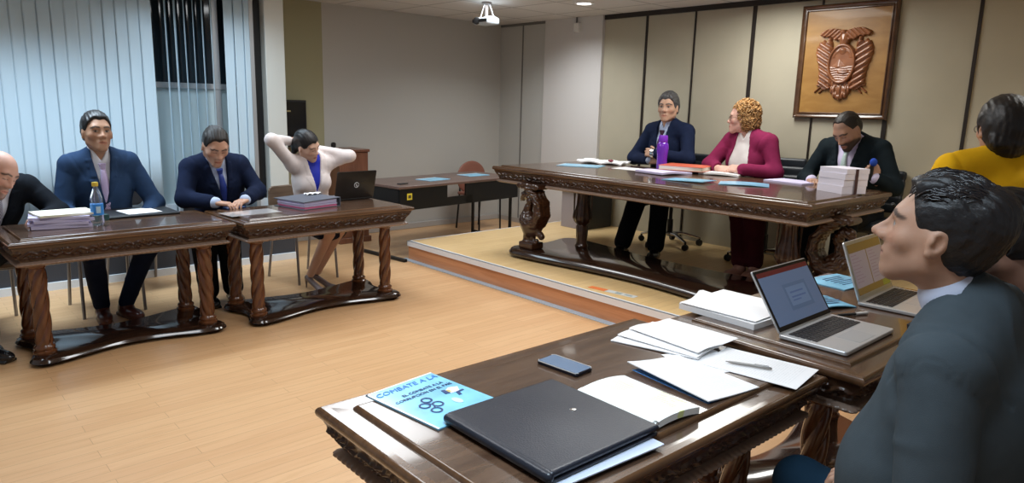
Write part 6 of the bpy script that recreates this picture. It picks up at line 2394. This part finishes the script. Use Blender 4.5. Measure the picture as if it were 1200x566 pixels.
# ---- man in grey suit in profile, foreground
hd = Head((1.677, 0.483, 1.248), frame_from((-0.20, 1, 0.22), (0.03, -0.2, 1)), 1.0, skin=(0.42, 0.235, 0.155), nose=1.25, chin=-0.017, jaw=0.92, wide=1.0, stubble=0.25, brow=(0.045, 0.028, 0.022), iris=(0.02, 0.012, 0.01), lip=(0.30, 0.135, 0.095))
fg = Figure((1.72, 0.35, 0.445), (1.915, 0.415, 1.045), (1.525, 0.395, 1.008), (2.00, 0.36, 0.71), (1.450, 0.360, 0.700), (1.88, 0.60, 0.57), (1.650, 0.590, 0.560), hd, s=1.05, bulk=1.08, chest=1.05)
lg = seat_legs(fg, [(1.90, 0.74, 0.09), (1.64, 0.74, 0.09)], a=0.45, b=0.335)
p = body('person', fg, SKIN, 'dark haired man in a grey suit seen in profile at the right foreground', legs_=lg, h=0.0036,
         hands=[dict(wrist=fg.wrR, fdir=(-0.6, 0.7, -0.1), dorsal=(0, 0, 1), right=True, curl=0.35), dict(wrist=fg.wrL, fdir=(0.25, 0.93, -0.15), dorsal=(-0.5, 0.1, 0.85), right=False, curl=0.42, thumb=0.5)])


def quiff(S_, h_):
    S_.ell(h_.w((0, 0.030, 0.105)), (0.058, 0.062, 0.028), h_.R @ euler(-0.35, 0, 0), 0.02)
    S_.ell(h_.w((0, -0.075, 0.06)), (0.068, 0.056, 0.068), h_.R, 0.03)


hair = hair_shell(hd, HAIR_BLACK, p, t=0.0075, top=0.003, hair_line=(0.076, 0.088), side=(0.016, -0.028), amp=0.0022, freq=80, h=0.0032, extra=quiff, ear=0.030, nape=-0.068)
# combed-back locks over the crown
mb = MB()
rs = np.random.RandomState(3)
for i in range(800):
    x = rs.uniform(-0.068, 0.068)
    y0 = rs.uniform(-0.115, 0.074)
    cen = np.array((0, -0.012, 0.040))
    rad = np.array((0.080, 0.106, 0.098))
    pts = []
    L_ = rs.uniform(0.030, 0.060)
    lift = rs.uniform(0.0, 0.007)
    jit = 0.6 * math.sin(x * 60 + y0 * 25) + rs.uniform(-0.2, 0.2)
    for q in range(6):
        f = q / 5
        yy = y0 - L_ * f
        xx = x + jit * L_ * f * 0.5
        e = 1 - (xx / rad[0]) ** 2 - ((yy - cen[1]) / rad[1]) ** 2
        if e <= 0.02:
            break
        zz = cen[2] + rad[2] * math.sqrt(e)
        if yy > 0.03:
            zz += 0.006
        zz += lift * math.sin(f * PI * 0.9) + 0.001
        pts.append(hd.w((xx, yy, zz)))
    if len(pts) > 3:
        n = len(pts)
        mb.tube(pts, [0.0005 + 0.0021 * math.sin(PI * min(1, (q + 0.6) / n)) for q in range(n)], 5, cap=False)
mb.build('hair_locks', mat('glossy_black_hair', (0.012, 0.011, 0.013), 0.26, coat=0.35), p, angle=180)
jacket(fg, GREY, p, h=0.0055, coll=0.44, seed=97, button=0.30, arm_r=(0.068, 0.061, 0.047), t=0.024, amp=0.0055, lapel=0.0, vtop=0.066, hem=0.05, extra=lambda S_: S_.ell((1.69, 0.49, 0.68), (0.17, 0.13, 0.17), None, 0.08))
shirt(fg, cloth('pale_lilac_shirt', (0.56, 0.60, 0.74), 0.75, 0.02), p, h=0.004, high=0.56, cuffs='RL', ct=0.0125)
tie(fg, mat('black_tie', (0.012, 0.014, 0.022), 0.5), p)
trousers(fg, cloth('dark_blue_trousers', (0.010, 0.030, 0.055)), p, *lg, seed=92, h=0.008, r=(0.074, 0.054, 0.050))
for a_ in lg[2]:
    shoe(p, a_, (0, 1, 0), SHOE_B, 0.0, 1.05)
settle(p, (1.72, 0.35, 0.345))
stack_chair((1.74, 0.28, 0), 0.0, 'chair under the man in the grey suit', dark=True)

# ---- man hidden behind him at the right edge
hd = Head((2.385, 0.520, 1.155), frame_from((-0.10, 1, -0.18), (0.05, 0, 1)), 1.04, skin=(0.34, 0.185, 0.130), beard=0.75, brow=(0.014, 0.010, 0.009), lids='down')
fg = Figure((2.50, 0.10, 0.50), (2.68, 0.34, 0.93), (2.30, 0.34, 0.94), (2.76, 0.34, 0.66), (2.22, 0.36, 0.66), (2.62, 0.55, 0.63), (2.36, 0.56, 0.63), hd, s=1.0)
lg = seat_legs(fg, [(2.62, 0.62, 0.09), (2.38, 0.62, 0.09)])
p = body('person', fg, SKIN, 'bearded dark haired man at the right edge mostly hidden behind the man in grey', legs_=lg,
         hands=[dict(wrist=fg.wrR, fdir=(-0.5, 0.8, 0), dorsal=(0, 0, 1), right=True), dict(wrist=fg.wrL, fdir=(0.5, 0.8, 0), dorsal=(0, 0, 1), right=False)])
hair_shell(hd, HAIR_BLACK, p, t=0.016, top=0.008, hair_line=(0.082, 0.076), side=(0.026, -0.012), amp=0.004)
jacket(fg, BLACKS, p, seed=95)
shirt(fg, SHIRT_W, p)
tie(fg, mat('dark_tie', (0.02, 0.02, 0.03), 0.5), p)
trousers(fg, BLACKS, p, *lg, seed=96)
for a_ in lg[2]:
    shoe(p, a_, (0, 1, 0), SHOE_B, 0.0, 1.05)
settle(p, (2.50, 0.10, 0.41))
stack_chair((2.50, 0.06, 0), 0.0, 'chair under the man at the right edge', dark=True)
